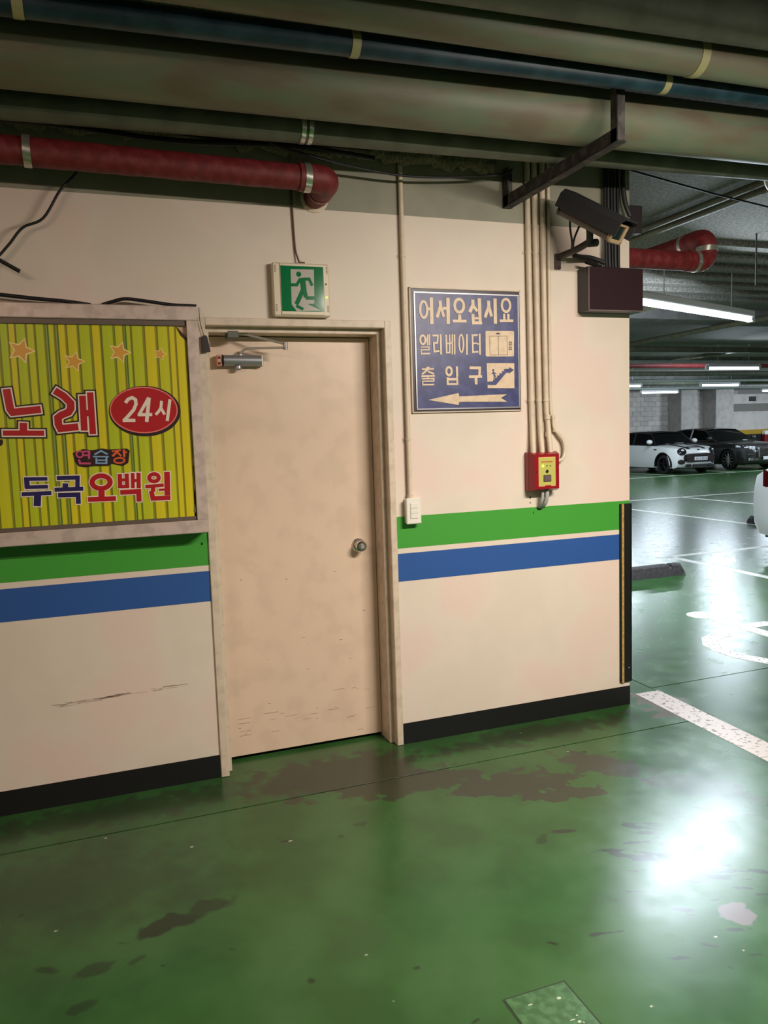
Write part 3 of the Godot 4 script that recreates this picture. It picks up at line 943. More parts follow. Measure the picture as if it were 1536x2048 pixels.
	for r in [[4.3, 2.865, 0.035, "grey pipe running back into the hall nearest the wall corner"], [6.4, 2.865, 0.035, "grey pipe running back into the hall, second from the wall corner"], [9.2, 2.865, 0.035, "grey pipe running back into the hall, farthest from the wall corner"]]:
		st = mb()
		tube(st, [Vector3(r[0], r[1], -3.0), Vector3(r[0] + 0.4, r[1], -22.8)], r[2], 12)
		single("service_pipe", st, M.pipe, r[3], "pipe", "service pipes running back into the hall")
	for r in [[-6.3, 2.765, 0.045, "dark pipe crossing the hall nearest the wall corner"], [-10.9, 2.765, 0.055, "dark pipe crossing the hall behind the red sprinkler pipe"], [-14.1, 2.765, 0.05, "dark pipe crossing the hall farthest back"]]:
		st = mb()
		tube(st, [Vector3(2.5, r[1], r[0]), Vector3(26, r[1], r[0])], r[2], 14)
		single("service_pipe", st, M.pipe_dull, r[3], "pipe", "service pipes over the parking hall")

# ---------------------------------------------------------------- lettering
func letter(code: String, called: String, parent: Node3D, xf: Transform3D, m: Material, z0: float, z1: float, rims := []) -> void:
	var st := mb()
	strokes(st, GLYPHS[code], 0.0, z0, z1, xf)
	var o := part(called, st, m, parent)
	var top := z0
	for r in rims:   # [how far it reaches past the letter, material], from the letter outwards
		st = mb()
		strokes(st, GLYPHS[code], r[0], top - 0.0009, top, xf)
		part("letter_outline", st, r[1], o)
		top -= 0.0009

# ---------------------------------------------------------------- yellow-green sign box
func sign_box() -> void:
	var o := thing("sign_box", "shallow metal framed box with a yellow green printed face, stars and red lettering", "sign", Vector3(-1.75, 1.2, 0))
	var xl := -1.05   # its left end lies outside the picture
	var xr := 0.852
	var yb := -0.018
	var yt := 0.971
	var st := mb()
	box(st, Vector3(xl, yb, 0.0), Vector3(xr, yb + 0.058, 0.1), 0.003)
	part("frame_rail", st, M.aluminium, o)
	st = mb()
	box(st, Vector3(xl, yt - 0.060, 0.0), Vector3(xr, yt, 0.1), 0.003)
	part("frame_rail", st, M.aluminium, o)
	for x in [[xl, xl + 0.05], [xr - 0.05, xr]]:
		st = mb()
		box(st, Vector3(x[0], yb + 0.058, 0.0), Vector3(x[1], yt - 0.060, 0.0995), 0.002)
		part("frame_stile", st, M.aluminium, o)
	st = mb()
	box(st, Vector3(xl + 0.05, yt - 0.084, 0.0), Vector3(xr - 0.055, yt - 0.060, 0.093), 0.002)
	box(st, Vector3(xl + 0.05, yb + 0.058, 0.0), Vector3(xr - 0.052, yb + 0.076, 0.093), 0.002)
	part("inner_lip", st, M.lip, o)
	st = mb()
	box(st, Vector3(xl + 0.01, yb + 0.01, 0.0), Vector3(xr - 0.01, yt - 0.01, 0.076))
	part("backing", st, M.black_rubber, o)
	# printed sheet: upright folds in yellow greens, its edges cut roughly
	var img := Image.create(1024, 4, false, Image.FORMAT_RGB8)
	var r := RandomNumberGenerator.new()
	r.seed = 21
	var x := 0
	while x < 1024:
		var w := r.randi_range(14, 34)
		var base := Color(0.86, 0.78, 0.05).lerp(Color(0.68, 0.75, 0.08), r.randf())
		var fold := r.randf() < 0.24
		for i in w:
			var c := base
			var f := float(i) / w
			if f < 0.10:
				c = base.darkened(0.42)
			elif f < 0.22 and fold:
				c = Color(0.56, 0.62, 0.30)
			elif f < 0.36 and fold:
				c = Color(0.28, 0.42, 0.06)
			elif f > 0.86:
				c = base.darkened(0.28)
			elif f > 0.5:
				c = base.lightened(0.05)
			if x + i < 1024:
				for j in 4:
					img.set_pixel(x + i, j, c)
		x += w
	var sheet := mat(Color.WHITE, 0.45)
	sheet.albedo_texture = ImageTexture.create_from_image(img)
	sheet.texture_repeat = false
	var edge := PackedVector2Array()
	edge.append(Vector2(-995, 48))
	for k in 30:
		edge.append(Vector2(-990 + k * 60, 48 + r.randf_range(-4, 5)))
	for k in 16:
		edge.append(Vector2(794 + k * 0.7 + r.randf_range(-5, 4), 56 + k * 46))
	edge.append_array([Vector2(806, 800), Vector2(802, 832), Vector2(764, 889), Vector2(-995, 889)])
	st = mb()
	var idx := Geometry2D.triangulate_polygon(edge)
	for i in range(0, idx.size(), 3):
		var t := [edge[idx[i]], edge[idx[i + 1]], edge[idx[i + 2]]]
		if (t[1] - t[0]).cross(t[2] - t[0]) < 0:
			t.reverse()
		for q in [t[0], t[2], t[1]]:
			st.set_uv(Vector2((q.x + 1000) / 1830.0, 0.5))
			st.add_vertex(Vector3(q.x * 0.001, q.y * 0.001, 0.0858))
	for i in edge.size():
		var a := edge[i]
		var b := edge[(i + 1) % edge.size()]
		for q in [[a, 0.084], [b, 0.0858], [b, 0.084], [a, 0.084], [a, 0.0858], [b, 0.0858]]:
			st.set_uv(Vector2((q[0].x + 1000) / 1830.0, 0.5))
			st.add_vertex(Vector3(q[0].x * 0.001, q[0].y * 0.001, q[1]))
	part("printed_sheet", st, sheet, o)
	# curled torn corner of the sheet and the dabs of glue that hold its edge
	st = mb()
	plate(st, PackedVector2Array([Vector2(764, 890), Vector2(804, 892), Vector2(803, 828)]), 0.0765, 0.079)
	part("bare_corner", st, mat(Color(0.80, 0.66, 0.57), 0.5), o)
	st = mb()
	plate(st, PackedVector2Array([Vector2(758, 889), Vector2(768, 878), Vector2(801, 838), Vector2(803, 822), Vector2(776, 850)]), 0.0862, 0.0885)
	part("curled_corner", st, M.vinyl_dark, o)
	var glue := mat(Color(0.62, 0.60, 0.45), 0.35)
	for t in [[60, 890, 0], [135, 890, 0], [210, 891, 0], [288, 891, 0], [362, 891, 0], [436, 892, 0], [512, 891, 0], [586, 892, 0], [660, 892, 0], [730, 892, 0], [-20, 890, 0], [80, 48, 0], [170, 49, 0], [255, 50, 0], [345, 50, 0], [432, 51, 0], [520, 51, 0], [610, 53, 0], [690, 52, 0], [760, 54, 0], [806, 735, 1], [805, 650, 1], [804, 540, 1], [803, 420, 1], [801, 300, 1], [799, 190, 1], [796, 90, 1]]:
		st = mb()
		var along := Vector3(0.014, 0, 0) if t[2] == 0 else Vector3(0, 0.018, 0)
		var c := Vector3(t[0] * 0.001, t[1] * 0.001, 0.087)
		tube(st, [c - along, c - along * 0.4, c + along * 0.2, c + along], 0.004, 6, true, [r.randf_range(0.002, 0.004), r.randf_range(0.004, 0.0055), r.randf_range(0.003, 0.005), 0.003])
		part("glue_dab", st, glue, o)
	# stars
	for s in [[141, 780, 55, 0.0], [339, 736, 45, 0.06], [521, 775, 49, 0.02], [686, 768, 30, 0.04]]:
		var p := PackedVector2Array()
		var q := PackedVector2Array()
		for k in 10:
			var a: float = deg_to_rad(70.0) + s[3] + TAU * k / 10
			var rad: float = s[2] * (1.0 if k % 2 == 0 else 0.5)
			p.append(Vector2(s[0], s[1]) + Vector2(cos(a), sin(a)) * rad)
			q.append(Vector2(s[0], s[1]) + Vector2(cos(a), sin(a)) * (rad - (s[2] * (0.12 if k % 2 else 0.18))))
		st = mb()
		plate(st, p, 0.0859, 0.0868)
		var star := part("star", st, M.gold_light, o)
		st = mb()
		plate(st, q, 0.0868, 0.0874)
		part("star_face", st, M.gold, star)
	var I := Transform3D()
	var rims := [[5.5, M.vinyl_white], [11.5, M.vinyl_dark]]
	for g in ["no", "rae"]:
		letter(g, "letter", o, I, M.vinyl_red, 0.0885, 0.0893, rims)
	letter("rest", "letter", o, I, M.vinyl_dark, 0.0866, 0.0872)
	st = mb()
	strokes(st, GLYPHS["badge_back"], 0, 0.0859, 0.0866, I)
	part("badge_outline", st, M.vinyl_dark, o)  # printed dark outline behind the badge
	st = mb()
	strokes(st, GLYPHS["badge"], 0, 0.0866, 0.0872, I)
	var badge := part("badge", st, M.vinyl_red, o)
	st = mb()
	strokes(st, GLYPHS["badge_ring"], 0, 0.0872, 0.0876, I)
	part("badge_ring", st, M.vinyl_rose, badge)
	for g in ["two", "four", "si"]:
		letter(g, "letter", badge, I, M.vinyl_white, 0.0872, 0.0878)
	st = mb()
	strokes(st, GLYPHS["trio_back"], 0, 0.0866, 0.0872, I)
	var trio := part("letter_patch", st, M.vinyl_dark, o)
	for g in [["yeon", M.vinyl_pink], ["seup", M.vinyl_sky], ["jang", M.vinyl_orange]]:
		letter(g[0], "letter", trio, I, g[1], 0.0872, 0.0878)
	for g in [["du", M.vinyl_navy], ["gok", M.vinyl_navy], ["o", M.vinyl_red], ["baek", M.vinyl_red], ["won", M.vinyl_red]]:
		letter(g[0], "letter", o, I, g[1], 0.0875, 0.0882, [[4.2, M.vinyl_white]])
	# cables lying on its top and the adapter at its right-hand edge
	st = mb()
	tube(st, smooth([Vector3(-1.80, 2.22, 0.03), Vector3(-1.66, 2.206, 0.05), Vector3(-1.55, 2.196, 0.05), Vector3(-1.42, 2.188, 0.04), Vector3(-1.33, 2.178, 0.03)], 5), 0.008, 8)
	single("black_cable", st, M.black_rubber, "black cable lying along the left top edge of the yellow green sign box", "cable")
	st = mb()
	tube(st, smooth([Vector3(-1.285, 2.180, 0.03), Vector3(-1.245, 2.192, 0.04), Vector3(-1.19, 2.204, 0.05), Vector3(-1.10, 2.196, 0.05), Vector3(-1.0, 2.184, 0.05), Vector3(-0.93, 2.182, 0.05), Vector3(-0.895, 2.181, 0.05)], 5), 0.0075, 8)
	single("black_cable", st, M.black_rubber, "thick black cable arching over the corner of the sign box next to the door", "cable")
	o = thing("power_adapter", "small dark tapered adapter hanging at the door side edge of the sign box", "adapter", Vector3(-0.860, 2.02, 0.02))
	st = mb()
	plate(st, PackedVector2Array([Vector2(-18, -38), Vector2(19, -34), Vector2(8, 30), Vector2(1, 38), Vector2(-9, 37), Vector2(-17, 28)]), -0.01, 0.012)
	part("adapter_body", st, mat(Color(0.17, 0.13, 0.12), 0.5), o)
	st = mb()
	tube(st, smooth([Vector3(-0.004, 0.034, 0), Vector3(-0.014, 0.07, 0), Vector3(-0.02, 0.11, 0), Vector3(-0.022, 0.16, 0.01)], 4), 0.0016, 6)
	part("lead", st, M.black_rubber, o)

# ---------------------------------------------------------------- blue welcome sign
func wall_sign() -> void:
	var o := thing("wall_sign", "square blue sign with cream raised lettering, pictograms and an arrow", "sign", Vector3(0.14, 1.69, 0))
	var st := mb()
	box(st, Vector3(-0.005, 0.004, 0), Vector3(0.609, 0.614, 0.008), 0.001)
	part("backing_plate", st, M.sign_dark, o)
	for e in [[-0.006, 0.002, 0.611, 0.008], [-0.006, 0.610, 0.611, 0.616]]:
		st = mb()
		box(st, Vector3(e[0], e[1], 0), Vector3(e[2], e[3], 0.0125), 0.001)
		part("edge_strip", st, M.conduit, o)
	for e in [[-0.006, 0.0], [0.605, 0.611]]:
		st = mb()
		box(st, Vector3(e[0], 0.002, 0), Vector3(e[1], 0.616, 0.0125), 0.001)
		part("edge_strip", st, M.conduit, o)
	for e in [[0.016, 0.017, 0.604, 0.025], [0.016, 0.587, 0.604, 0.595]]:
		st = mb()
		box(st, Vector3(e[0], e[1], 0.006), Vector3(e[2], e[3], 0.0125), 0.001)
		part("silver_bead", st, M.silver, o)
	for e in [[0.016, 0.024], [0.594, 0.602]]:
		st = mb()
		box(st, Vector3(e[0], 0.025, 0.006), Vector3(e[1], 0.587, 0.0125), 0.001)
		part("silver_bead", st, M.silver, o)
	st = mb()
	box(st, Vector3(0.024, 0.025, 0.006), Vector3(0.594, 0.587, 0.0118))
	part("blue_panel", st, M.sign_blue, o)
	var I := Transform3D()
	for g in ["eo", "seo", "oh", "sip", "shi", "yo", "el", "ri", "be", "i", "teo", "chul", "ip", "gu"]:
		letter(g, "letter", o, I, M.sign_cream, 0.0116, 0.0145)
	letter("arrow", "arrow", o, I, M.sign_cream, 0.0116, 0.0145)
	st = mb()
	strokes(st, GLYPHS["lift"], 0, 0.0116, 0.0138, I)
	var p := part("lift_pictogram", st, M.sign_cream, o)
	letter("lift_lines", "pictogram_lines", p, I, M.sign_dark, 0.0138, 0.0143)
	st = mb()
	strokes(st, GLYPHS["stair"], 0, 0.0116, 0.0138, I)
	p = part("stair_pictogram", st, M.sign_cream, o)
	letter("stair_blue", "pictogram_figure", p, I, M.sign_blue, 0.0138, 0.0146)

# ---------------------------------------------------------------- exit sign over the door
func exit_sign() -> void:
	var o := thing("exit_sign", "green running man exit sign in a cream case over the door", "exit sign", Vector3(-0.55, 2.15, 0))
	var st := mb()
	box(st, Vector3(0.002, -0.003, 0), Vector3(0.273, 0.239, 0.040), 0.007)
	part("case", st, M.cream_plastic, o)
	st = mb()
	box(st, Vector3(0.037, 0.003, 0.035), Vector3(0.246, 0.235, 0.0445), 0.003)
	part("cover_frame", st, M.cream_plastic, o)
	st = mb()
	box(st, Vector3(0.040, 0.019, 0.038), Vector3(0.243, 0.224, 0.0452), 0.001)
	var f := part("green_face", st, M.exit_green, o)
	letter("door_white", "doorway", f, Transform3D(), M.exit_white, 0.0452, 0.0456)
	letter("man", "running_figure", f, Transform3D(), M.exit_green, 0.0456, 0.0460)
	st = mb()
	for sx in [0.012, 0.256]:
		for sy in [0.02, 0.195]:
			for k in 6:
				box(st, Vector3(sx, sy + k * 0.0055, 0.0398), Vector3(sx + 0.009, sy + k * 0.0055 + 0.0022, 0.0405))
	part("vent_slot", st, mat(Color(0.25, 0.20, 0.16), 0.6), o)
	st = mb()
	lathe(st, [Vector2(0.0042, -0.002), Vector2(0.0042, 0.002), Vector2(0, 0.002)], Transform3D(Basis(), Vector3(0.2545, 0.147, 0.040)), 12)
	part("test_button", st, M.dark_grey, o)
	st = mb()
	lathe(st, [Vector2(0.004, -0.002), Vector2(0.004, 0.002), Vector2(0, 0.003)], Transform3D(Basis(), Vector3(0.2555, 0.087, 0.040)), 12)
	part("charge_led", st, M.green_led, o)
	st = mb()
	tube(st, smooth([Vector3(-0.434, 2.72, 0.012), Vector3(-0.432, 2.60, 0.008), Vector3(-0.428, 2.48, 0.008), Vector3(-0.424, 2.44, 0.010), Vector3(-0.415, 2.40, 0.02), Vector3(-0.413, 2.385, 0.02)], 6), 0.0042, 8)
	tube(st, [Vector3(-0.418, 2.394, 0.02), Vector3(-0.388, 2.393, 0.02)], 0.006, 8)
	single("exit_sign_cable", st, mat(Color(0.40, 0.27, 0.20), 0.6), "thin brown cable running down the wall into the exit sign", "cable")
	st = mb()
	tube(st, [Vector3(-0.424, 2.99, 0.012), Vector3(-0.424, 2.655, 0.012)], 0.007, 10)
	single("cable_duct", st, M.band, "short grey duct above the exit sign cable behind the red pipe", "conduit")

# ---------------------------------------------------------------- switch, detector box, conduits, corner guard
func clip(x: float, y: float, r: float, parent: Node3D, z := 0.018) -> void:
	var st := mb()
	box(st, Vector3(x - r - 0.012, y - 0.007, 0), Vector3(x + r + 0.012, y + 0.007, 0.003), 0.0008)
	tube(st, [Vector3(x, y - 0.007, z), Vector3(x, y + 0.007, z)], r + 0.0022, 16)
	part("saddle_clip", st, M.conduit, parent)

func wall_fittings() -> void:
	var o := thing("light_switch", "white three gang rocker light switch on a surface box", "light switch", Vector3(0.073, 1.142, 0))
	var st := mb()
	box(st, Vector3(0.004, 0.003, 0), Vector3(0.078, 0.127, 0.034), 0.003)
	part("back_box", st, M.white_plastic, o)
	st = mb()
	box(st, Vector3(0, 0, 0.031), Vector3(0.080, 0.130, 0.043), 0.004)
	part("face_plate", st, M.white_plastic, o)
	for k in 3:
		st = mb()
		box(st, Vector3(0.021, 0.028 + k * 0.026, 0.040), Vector3(0.062, 0.053 + k * 0.026, 0.047), 0.0015)
		part("rocker", st, M.white_plastic, o)
	o = thing("wall_conduit", "single cream conduit rising from the light switch to the pipes", "conduit")
	st = mb()
	tube(st, [Vector3(0.104, 1.268, 0.018), Vector3(0.104, 1.30, 0.018), Vector3(0.102, 3.0, 0.016)], 0.0115, 16)
	part("tube_run", st, M.conduit, o)
	st = mb()
	tube(st, [Vector3(0.104, 1.265, 0.018), Vector3(0.104, 1.290, 0.018)], 0.0155, 16)
	part("connector", st, M.conduit, o)
	clip(0.103, 1.566, 0.0115, o)
	clip(0.1025, 2.45, 0.0115, o)
	# four conduits coming down to the red box
	var runs := [[[Vector3(0.798, 3.0, 0.018), Vector3(0.798, 2.71, 0.018), Vector3(0.804, 1.77, 0.018), Vector3(0.806, 1.62, 0.02), Vector3(0.800, 1.46, 0.04)], 0.0145, "first of the three thick cream conduits above the red box, nearest the blue sign"],
		[[Vector3(0.838, 3.0, 0.018), Vector3(0.838, 2.69, 0.018), Vector3(0.850, 1.77, 0.018), Vector3(0.853, 1.62, 0.02), Vector3(0.853, 1.46, 0.04)], 0.0145, "middle one of the three thick cream conduits above the red box"],
		[[Vector3(0.885, 3.0, 0.018), Vector3(0.885, 2.67, 0.018), Vector3(0.893, 1.77, 0.018), Vector3(0.902, 1.62, 0.02), Vector3(0.904, 1.46, 0.04)], 0.0145, "third of the thick cream conduits above the red box, with two couplings"],
		[[Vector3(0.924, 3.0, 0.012), Vector3(0.924, 2.64, 0.012), Vector3(0.923, 1.77, 0.012), Vector3(0.936, 1.66, 0.014), Vector3(0.940, 1.60, 0.018), Vector3(0.962, 1.565, 0.024), Vector3(0.992, 1.525, 0.026), Vector3(0.998, 1.475, 0.03), Vector3(0.978, 1.43, 0.035), Vector3(0.925, 1.418, 0.04)], 0.0095, "thinner cream conduit that loops round into the side of the red box"]]
	for r in runs:
		o = thing("wall_conduit", r[2], "conduit", Vector3.ZERO, 0.0, "conduits above the red box")
		st = mb()
		tube(st, smooth(r[0], 6), r[1], 16)
		part("tube_run", st, M.conduit, o)
		var k := runs.find(r)
		if k < 3:
			clip([0.8035, 0.8495, 0.8925][k], 1.745, 0.0145, o)
			clip([0.799, 0.840, 0.886][k], 2.50, 0.0145, o)
		if k == 2:
			for y in [1.655, 1.565]:
				st = mb()
				tube(st, [Vector3(0.899 + (0.004 if y < 1.6 else 0.0), y - 0.012, 0.02), Vector3(0.899 + (0.004 if y < 1.6 else 0.0), y + 0.012, 0.02)], 0.0170, 16)
				part("coupling", st, M.conduit, o)
		if k == 3:
			for y in [[0.936, 1.655], [0.945, 1.585]]:
				st = mb()
				tube(st, [Vector3(y[0], y[1] - 0.008, 0.016), Vector3(y[0], y[1] + 0.008, 0.016)], 0.0115, 16)
				part("coupling", st, M.conduit, o)
	# red detector box
	o = thing("detector_box", "red wall box with a yellow label, green lamp and dark window", "alarm box", Vector3(0.768, 1.268, 0))
	st = mb()
	box(st, Vector3(0, 0, 0), Vector3(0.172, 0.206, 0.04), 0.004)
	var lo := [Vector3(0, 0, 0.04), Vector3(0.172, 0, 0.04), Vector3(0.172, 0.206, 0.04), Vector3(0, 0.206, 0.04)]
	var hi := [Vector3(0.012, 0.012, 0.082), Vector3(0.160, 0.012, 0.082), Vector3(0.160, 0.194, 0.082), Vector3(0.012, 0.194, 0.082)]
	var mid := Vector3(0.086, 0.103, 0.05)
	for k in 4:
		face_out(st, [lo[k], lo[(k + 1) % 4], hi[(k + 1) % 4], hi[k]], mid)
	face_out(st, hi.duplicate(), mid)
	part("case", st, M.red_plastic, o)
	st = mb()
	for p in [Vector3(0.024, 0.103, 0.082), Vector3(0.150, 0.103, 0.082)]:
		lathe(st, [Vector2(0.0035, -0.001), Vector2(0.0035, 0.0008), Vector2(0, 0.0008)], Transform3D(Basis(), p), 10)
	part("screw", st, M.black_rubber, o)
	st = mb()
	box(st, Vector3(0.036, 0.026, 0.080), Vector3(0.138, 0.179, 0.0828))
	var lab := part("label_border", st, mat(Color(0.88, 0.66, 0.42), 0.4), o)
	st = mb()
	box(st, Vector3(0.040, 0.030, 0.081), Vector3(0.134, 0.175, 0.0834))
	part("label_face", st, mat(Color(0.72, 0.70, 0.36), 0.4), lab)
	st = mb()
	for k in 11:
		box(st, Vector3(0.052 + k * 0.0062, 0.151, 0.083), Vector3(0.0565 + k * 0.0062, 0.157, 0.0837))
	part("label_lettering", st, M.vinyl_red, lab)
	st = mb()
	box(st, Vector3(0.072, 0.0265, 0.083), Vector3(0.110, 0.031, 0.0838))
	part("label_lettering", st, M.vinyl_red, lab)
	st = mb()
	lathe(st, [Vector2(0.007, -0.001), Vector2(0.0065, 0.003), Vector2(0.003, 0.005), Vector2(0, 0.005)], Transform3D(Basis(), Vector3(0.061, 0.133, 0.083)), 14)
	part("green_lamp", st, M.green_led, o)
	for p in [[0.085, 0.133, 0.003, "lamp"], [0.106, 0.133, 0.003, "lamp"], [0.086, 0.104, 0.0085, "button"]]:
		st = mb()
		lathe(st, [Vector2(p[2], -0.001), Vector2(p[2], 0.003), Vector2(0, 0.004)], Transform3D(Basis(), Vector3(p[0], p[1], 0.083)), 16)
		part(p[3], st, M.black_rubber, o)
	st = mb()
	box(st, Vector3(0.064, 0.049, 0.082), Vector3(0.111, 0.086, 0.0855), 0.002)
	var win := part("window_rim", st, mat(Color(0.27, 0.24, 0.12), 0.5), o)
	st = mb()
	box(st, Vector3(0.068, 0.053, 0.083), Vector3(0.107, 0.082, 0.0862), 0.001)
	part("window_glass", st, mat(Color(0.40, 0.34, 0.34), 0.15), win)
	# corrugated tails under it
	for t in [[[Vector3(0.853, 1.275, 0.04), Vector3(0.851, 1.235, 0.04), Vector3(0.849, 1.205, 0.03), Vector3(0.851, 1.178, 0.0)], 0.008, 0.0004, "smooth grey cable tail going from the red box into the wall"], [[Vector3(0.876, 1.275, 0.045), Vector3(0.875, 1.235, 0.045), Vector3(0.870, 1.20, 0.032), Vector3(0.862, 1.178, 0.0)], 0.0105, 0.0022, "corrugated pale conduit tail under the red box"]]:
		var pts := smooth(t[0], 14)
		var rr := []
		for k in pts.size():
			rr.append(t[1] + (t[2] if k % 2 else 0.0))
		st = mb()
		tube(st, pts, t[1], 12, true, rr)
		single("conduit_tail", st, mat(Color(0.66, 0.67, 0.64), 0.45), t[3], "conduit")
	st = mb()
	lathe(st, [Vector2(0.02, -0.001), Vector2(0.018, 0.0012), Vector2(0, 0.0014)], Transform3D(Basis.from_scale(Vector3(1.0, 0.7, 1)), Vector3(0.855, 1.172, 0)), 9)
	for p in [[0.800, 1.232, 0.004, 0.009], [0.800, 1.204, 0.003, 0.005], [0.818, 1.150, 0.003, 0.008], [0.886, 1.172, 0.006, 0.003], [-0.924, 1.12, 0.006, 0.007]]:
		lathe(st, [Vector2(1, -0.001), Vector2(0.9, 0.001), Vector2(0, 0.0012)], Transform3D(Basis.from_scale(Vector3(p[2], p[3], 1)), Vector3(p[0], p[1], 0)), 7)
	var holes := part("plaster_chip", st, mat(Color(0.08, 0.07, 0.05), 0.9), get_node("wall_front"))
	holes.set_meta("label", "dark broken holes in the painted plaster")
	# black and yellow guard on the corner
	o = thing("corner_guard", "tall black rubber guard with one yellow strip on the wall corner", "corner guard")
	st = mb()
	box(st, Vector3(1.366, 0.136, 0), Vector3(1.444, 1.163, 0.010), 0.003)
	box(st, Vector3(1.434, 0.136, -0.075), Vector3(1.447, 1.163, 0.010), 0.003)
	part("rubber_angle", st, M.black_rubber, o)
	st = mb()
	box(st, Vector3(1.3765, 0.136, 0.008), Vector3(1.3915, 1.163, 0.0125), 0.001)
	part("yellow_strip", st, M.yellow, o)
	for y in [0.22]:
		st = mb()
		lathe(st, [Vector2(0.005, -0.001), Vector2(0.004, 0.0015), Vector2(0, 0.002)], Transform3D(Basis(), Vector3(1.425, y, 0.010)), 10)
		part("screw", st, M.steel, o)
	st = mb()
	tube(st, smooth([Vector3(1.447, 0.165, -0.08), Vector3(1.462, 0.185, -0.08), Vector3(1.464, 0.215, -0.08), Vector3(1.456, 0.235, -0.08)], 4), 0.007, 8)
	single("bent_anchor", st, mat(Color(0.28, 0.12, 0.08), 0.8), "small rusty bent anchor sticking out at the foot of the corner guard", "anchor")

# ---------------------------------------------------------------- security camera, cable bundle, display box
func camera_and_display() -> void:
	var rear := Vector3(0.905, 2.692, 0.205)
	var front := Vector3(1.020, 2.500, 0.47)
	var o := thing("security_camera", "boxy dark security camera on a wall arm near the wall corner", "security camera", rear)
	var f := (front - rear).normalized()
	var x := Vector3.UP.cross(f).normalized()
	var B := Transform3D(Basis(x * 1.22, f.cross(x) * 1.22, f), Vector3.ZERO)
	var L := rear.distance_to(front)
	var st := mb()
	box(st, Vector3(-0.046, -0.044, 0.012), Vector3(0.046, 0.030, L - 0.012), 0.010, B)
	part("housing", st, mat(Color(0.34, 0.30, 0.27), 0.5), o)
	st = mb()
	box(st, Vector3(-0.056, -0.018, -0.012), Vector3(-0.052, 0.036, L + 0.03), 0.001, B)
	box(st, Vector3(0.052, -0.018, -0.012), Vector3(0.056, 0.036, L + 0.03), 0.001, B)
	box(st, Vector3(-0.040, 0.050, -0.012), Vector3(0.040, 0.054, L + 0.04), 0.001, B)
	for s in [-1, 1]:
		var pts := [B * Vector3(s * 0.056, 0.034, -0.012), B * Vector3(s * 0.056, 0.034, L + 0.03), B * Vector3(s * 0.038, 0.054, L + 0.04), B * Vector3(s * 0.038, 0.054, -0.012)]
		face_out(st, pts, B * Vector3(0, 0, L / 2))
	part("sun_shield", st, M.dark_grey, o)
	st = mb()
	box(st, Vector3(-0.046, -0.046, -0.004), Vector3(0.046, 0.032, 0.014), 0.008, B)
	part("rear_cap", st, mat(Color(0.26, 0.24, 0.22), 0.5), o)
	st = mb()
	for e in [[-0.047, -0.046, 0.047, -0.031], [-0.047, 0.020, 0.047, 0.031], [-0.047, -0.046, -0.032, 0.031], [0.032, -0.046, 0.047, 0.031]]:
		box(st, Vector3(e[0], e[1], L - 0.016), Vector3(e[2], e[3], L + 0.004), 0.003, B)
	part("front_rim", st, mat(Color(0.62, 0.53, 0.40), 0.5), o)
	st = mb()
	box(st, Vector3(-0.034, -0.033, L - 0.02), Vector3(0.034, 0.022, L - 0.006), 0.002, B)
	part("front_glass", st, mat(Color(0.10, 0.15, 0.14), 0.08), o)
	# arm: wall foot, arm, swivel and neck
	st = mb()
	var W := Vector3(0.978, 2.468, 0.0) - rear
	box(st, W + Vector3(-0.016, -0.045, 0), W + Vector3(0.022, 0.036, 0.012), 0.004)
	part("wall_foot", st, mat(Color(0.35, 0.28, 0.25), 0.5), o)
	st = mb()
	for y in [-0.036]:
		lathe(st, [Vector2(0.007, 0), Vector2(0.007, 0.004), Vector2(0, 0.005)], Transform3D(Basis(), W + Vector3(0.006, y, 0.012)), 10)
	part("bolt", st, mat(Color(0.28, 0.14, 0.10), 0.6), o)
	st = mb()
	tube(st, bend([W + Vector3(0.003, 0.016, 0.01), Vector3(1.004, 2.493, 0.14) - rear, Vector3(1.022, 2.512, 0.225) - rear], 0.04), 0.017, 12)
	part("arm", st, mat(Color(0.20, 0.18, 0.17), 0.5), o)
	st = mb()
	tube(st, [Vector3(1.014, 2.505, 0.235) - rear, Vector3(1.062, 2.510, 0.235) - rear], 0.019, 14)
	tube(st, bend([Vector3(1.018, 2.510, 0.235) - rear, Vector3(1.005, 2.548, 0.26) - rear, Vector3(0.985, 2.590, 0.272) - rear], 0.03), 0.017, 12)
	part("swivel", st, mat(Color(0.22, 0.22, 0.22), 0.4), o)
	st = mb()
	tube(st, smooth([Vector3(0.905, 2.640, 0.24) - rear, Vector3(0.916, 2.58, 0.22) - rear, Vector3(0.940, 2.52, 0.20) - rear, Vector3(0.965, 2.495, 0.16) - rear], 5), 0.005, 8)
	tube(st, smooth([Vector3(0.960, 2.605, 0.26) - rear, Vector3(0.942, 2.565, 0.25) - rear, Vector3(0.938, 2.52, 0.22) - rear, Vector3(0.960, 2.49, 0.18) - rear], 5), 0.005, 8)
	tube(st, [Vector3(0.905, 2.655, 0.24) - rear, Vector3(0.907, 2.632, 0.24) - rear], 0.010, 8)
	part("lead", st, M.black_rubber, o)
	# bundle of cables from the ceiling to the display box
	var k := 0
	for x0 in [1.256, 1.276, 1.296, 1.316, 1.336]:
		st = mb()
		var jig := 0.0008 * sin(x0 * 200)
		tube(st, smooth([Vector3(x0 - 0.02, 3.04, 0.05), Vector3(x0, 2.92, 0.035), Vector3(x0 + jig, 2.78, 0.035), Vector3(x0, 2.60, 0.04), Vector3(x0 * 0.96 + 0.05, 2.48, 0.045), Vector3(x0 * 0.96 + 0.05, 2.41, 0.05)], 5), 0.0085, 8)
		single("bundled_cable", st, M.black_rubber if k % 2 == 0 else M.dark_grey, "%s black cable of the bundle behind the security camera, counted from the conduits" % ["first", "second", "third", "fourth", "fifth"][k], "cable", "cables behind the security camera")
		k += 1
	st = mb()
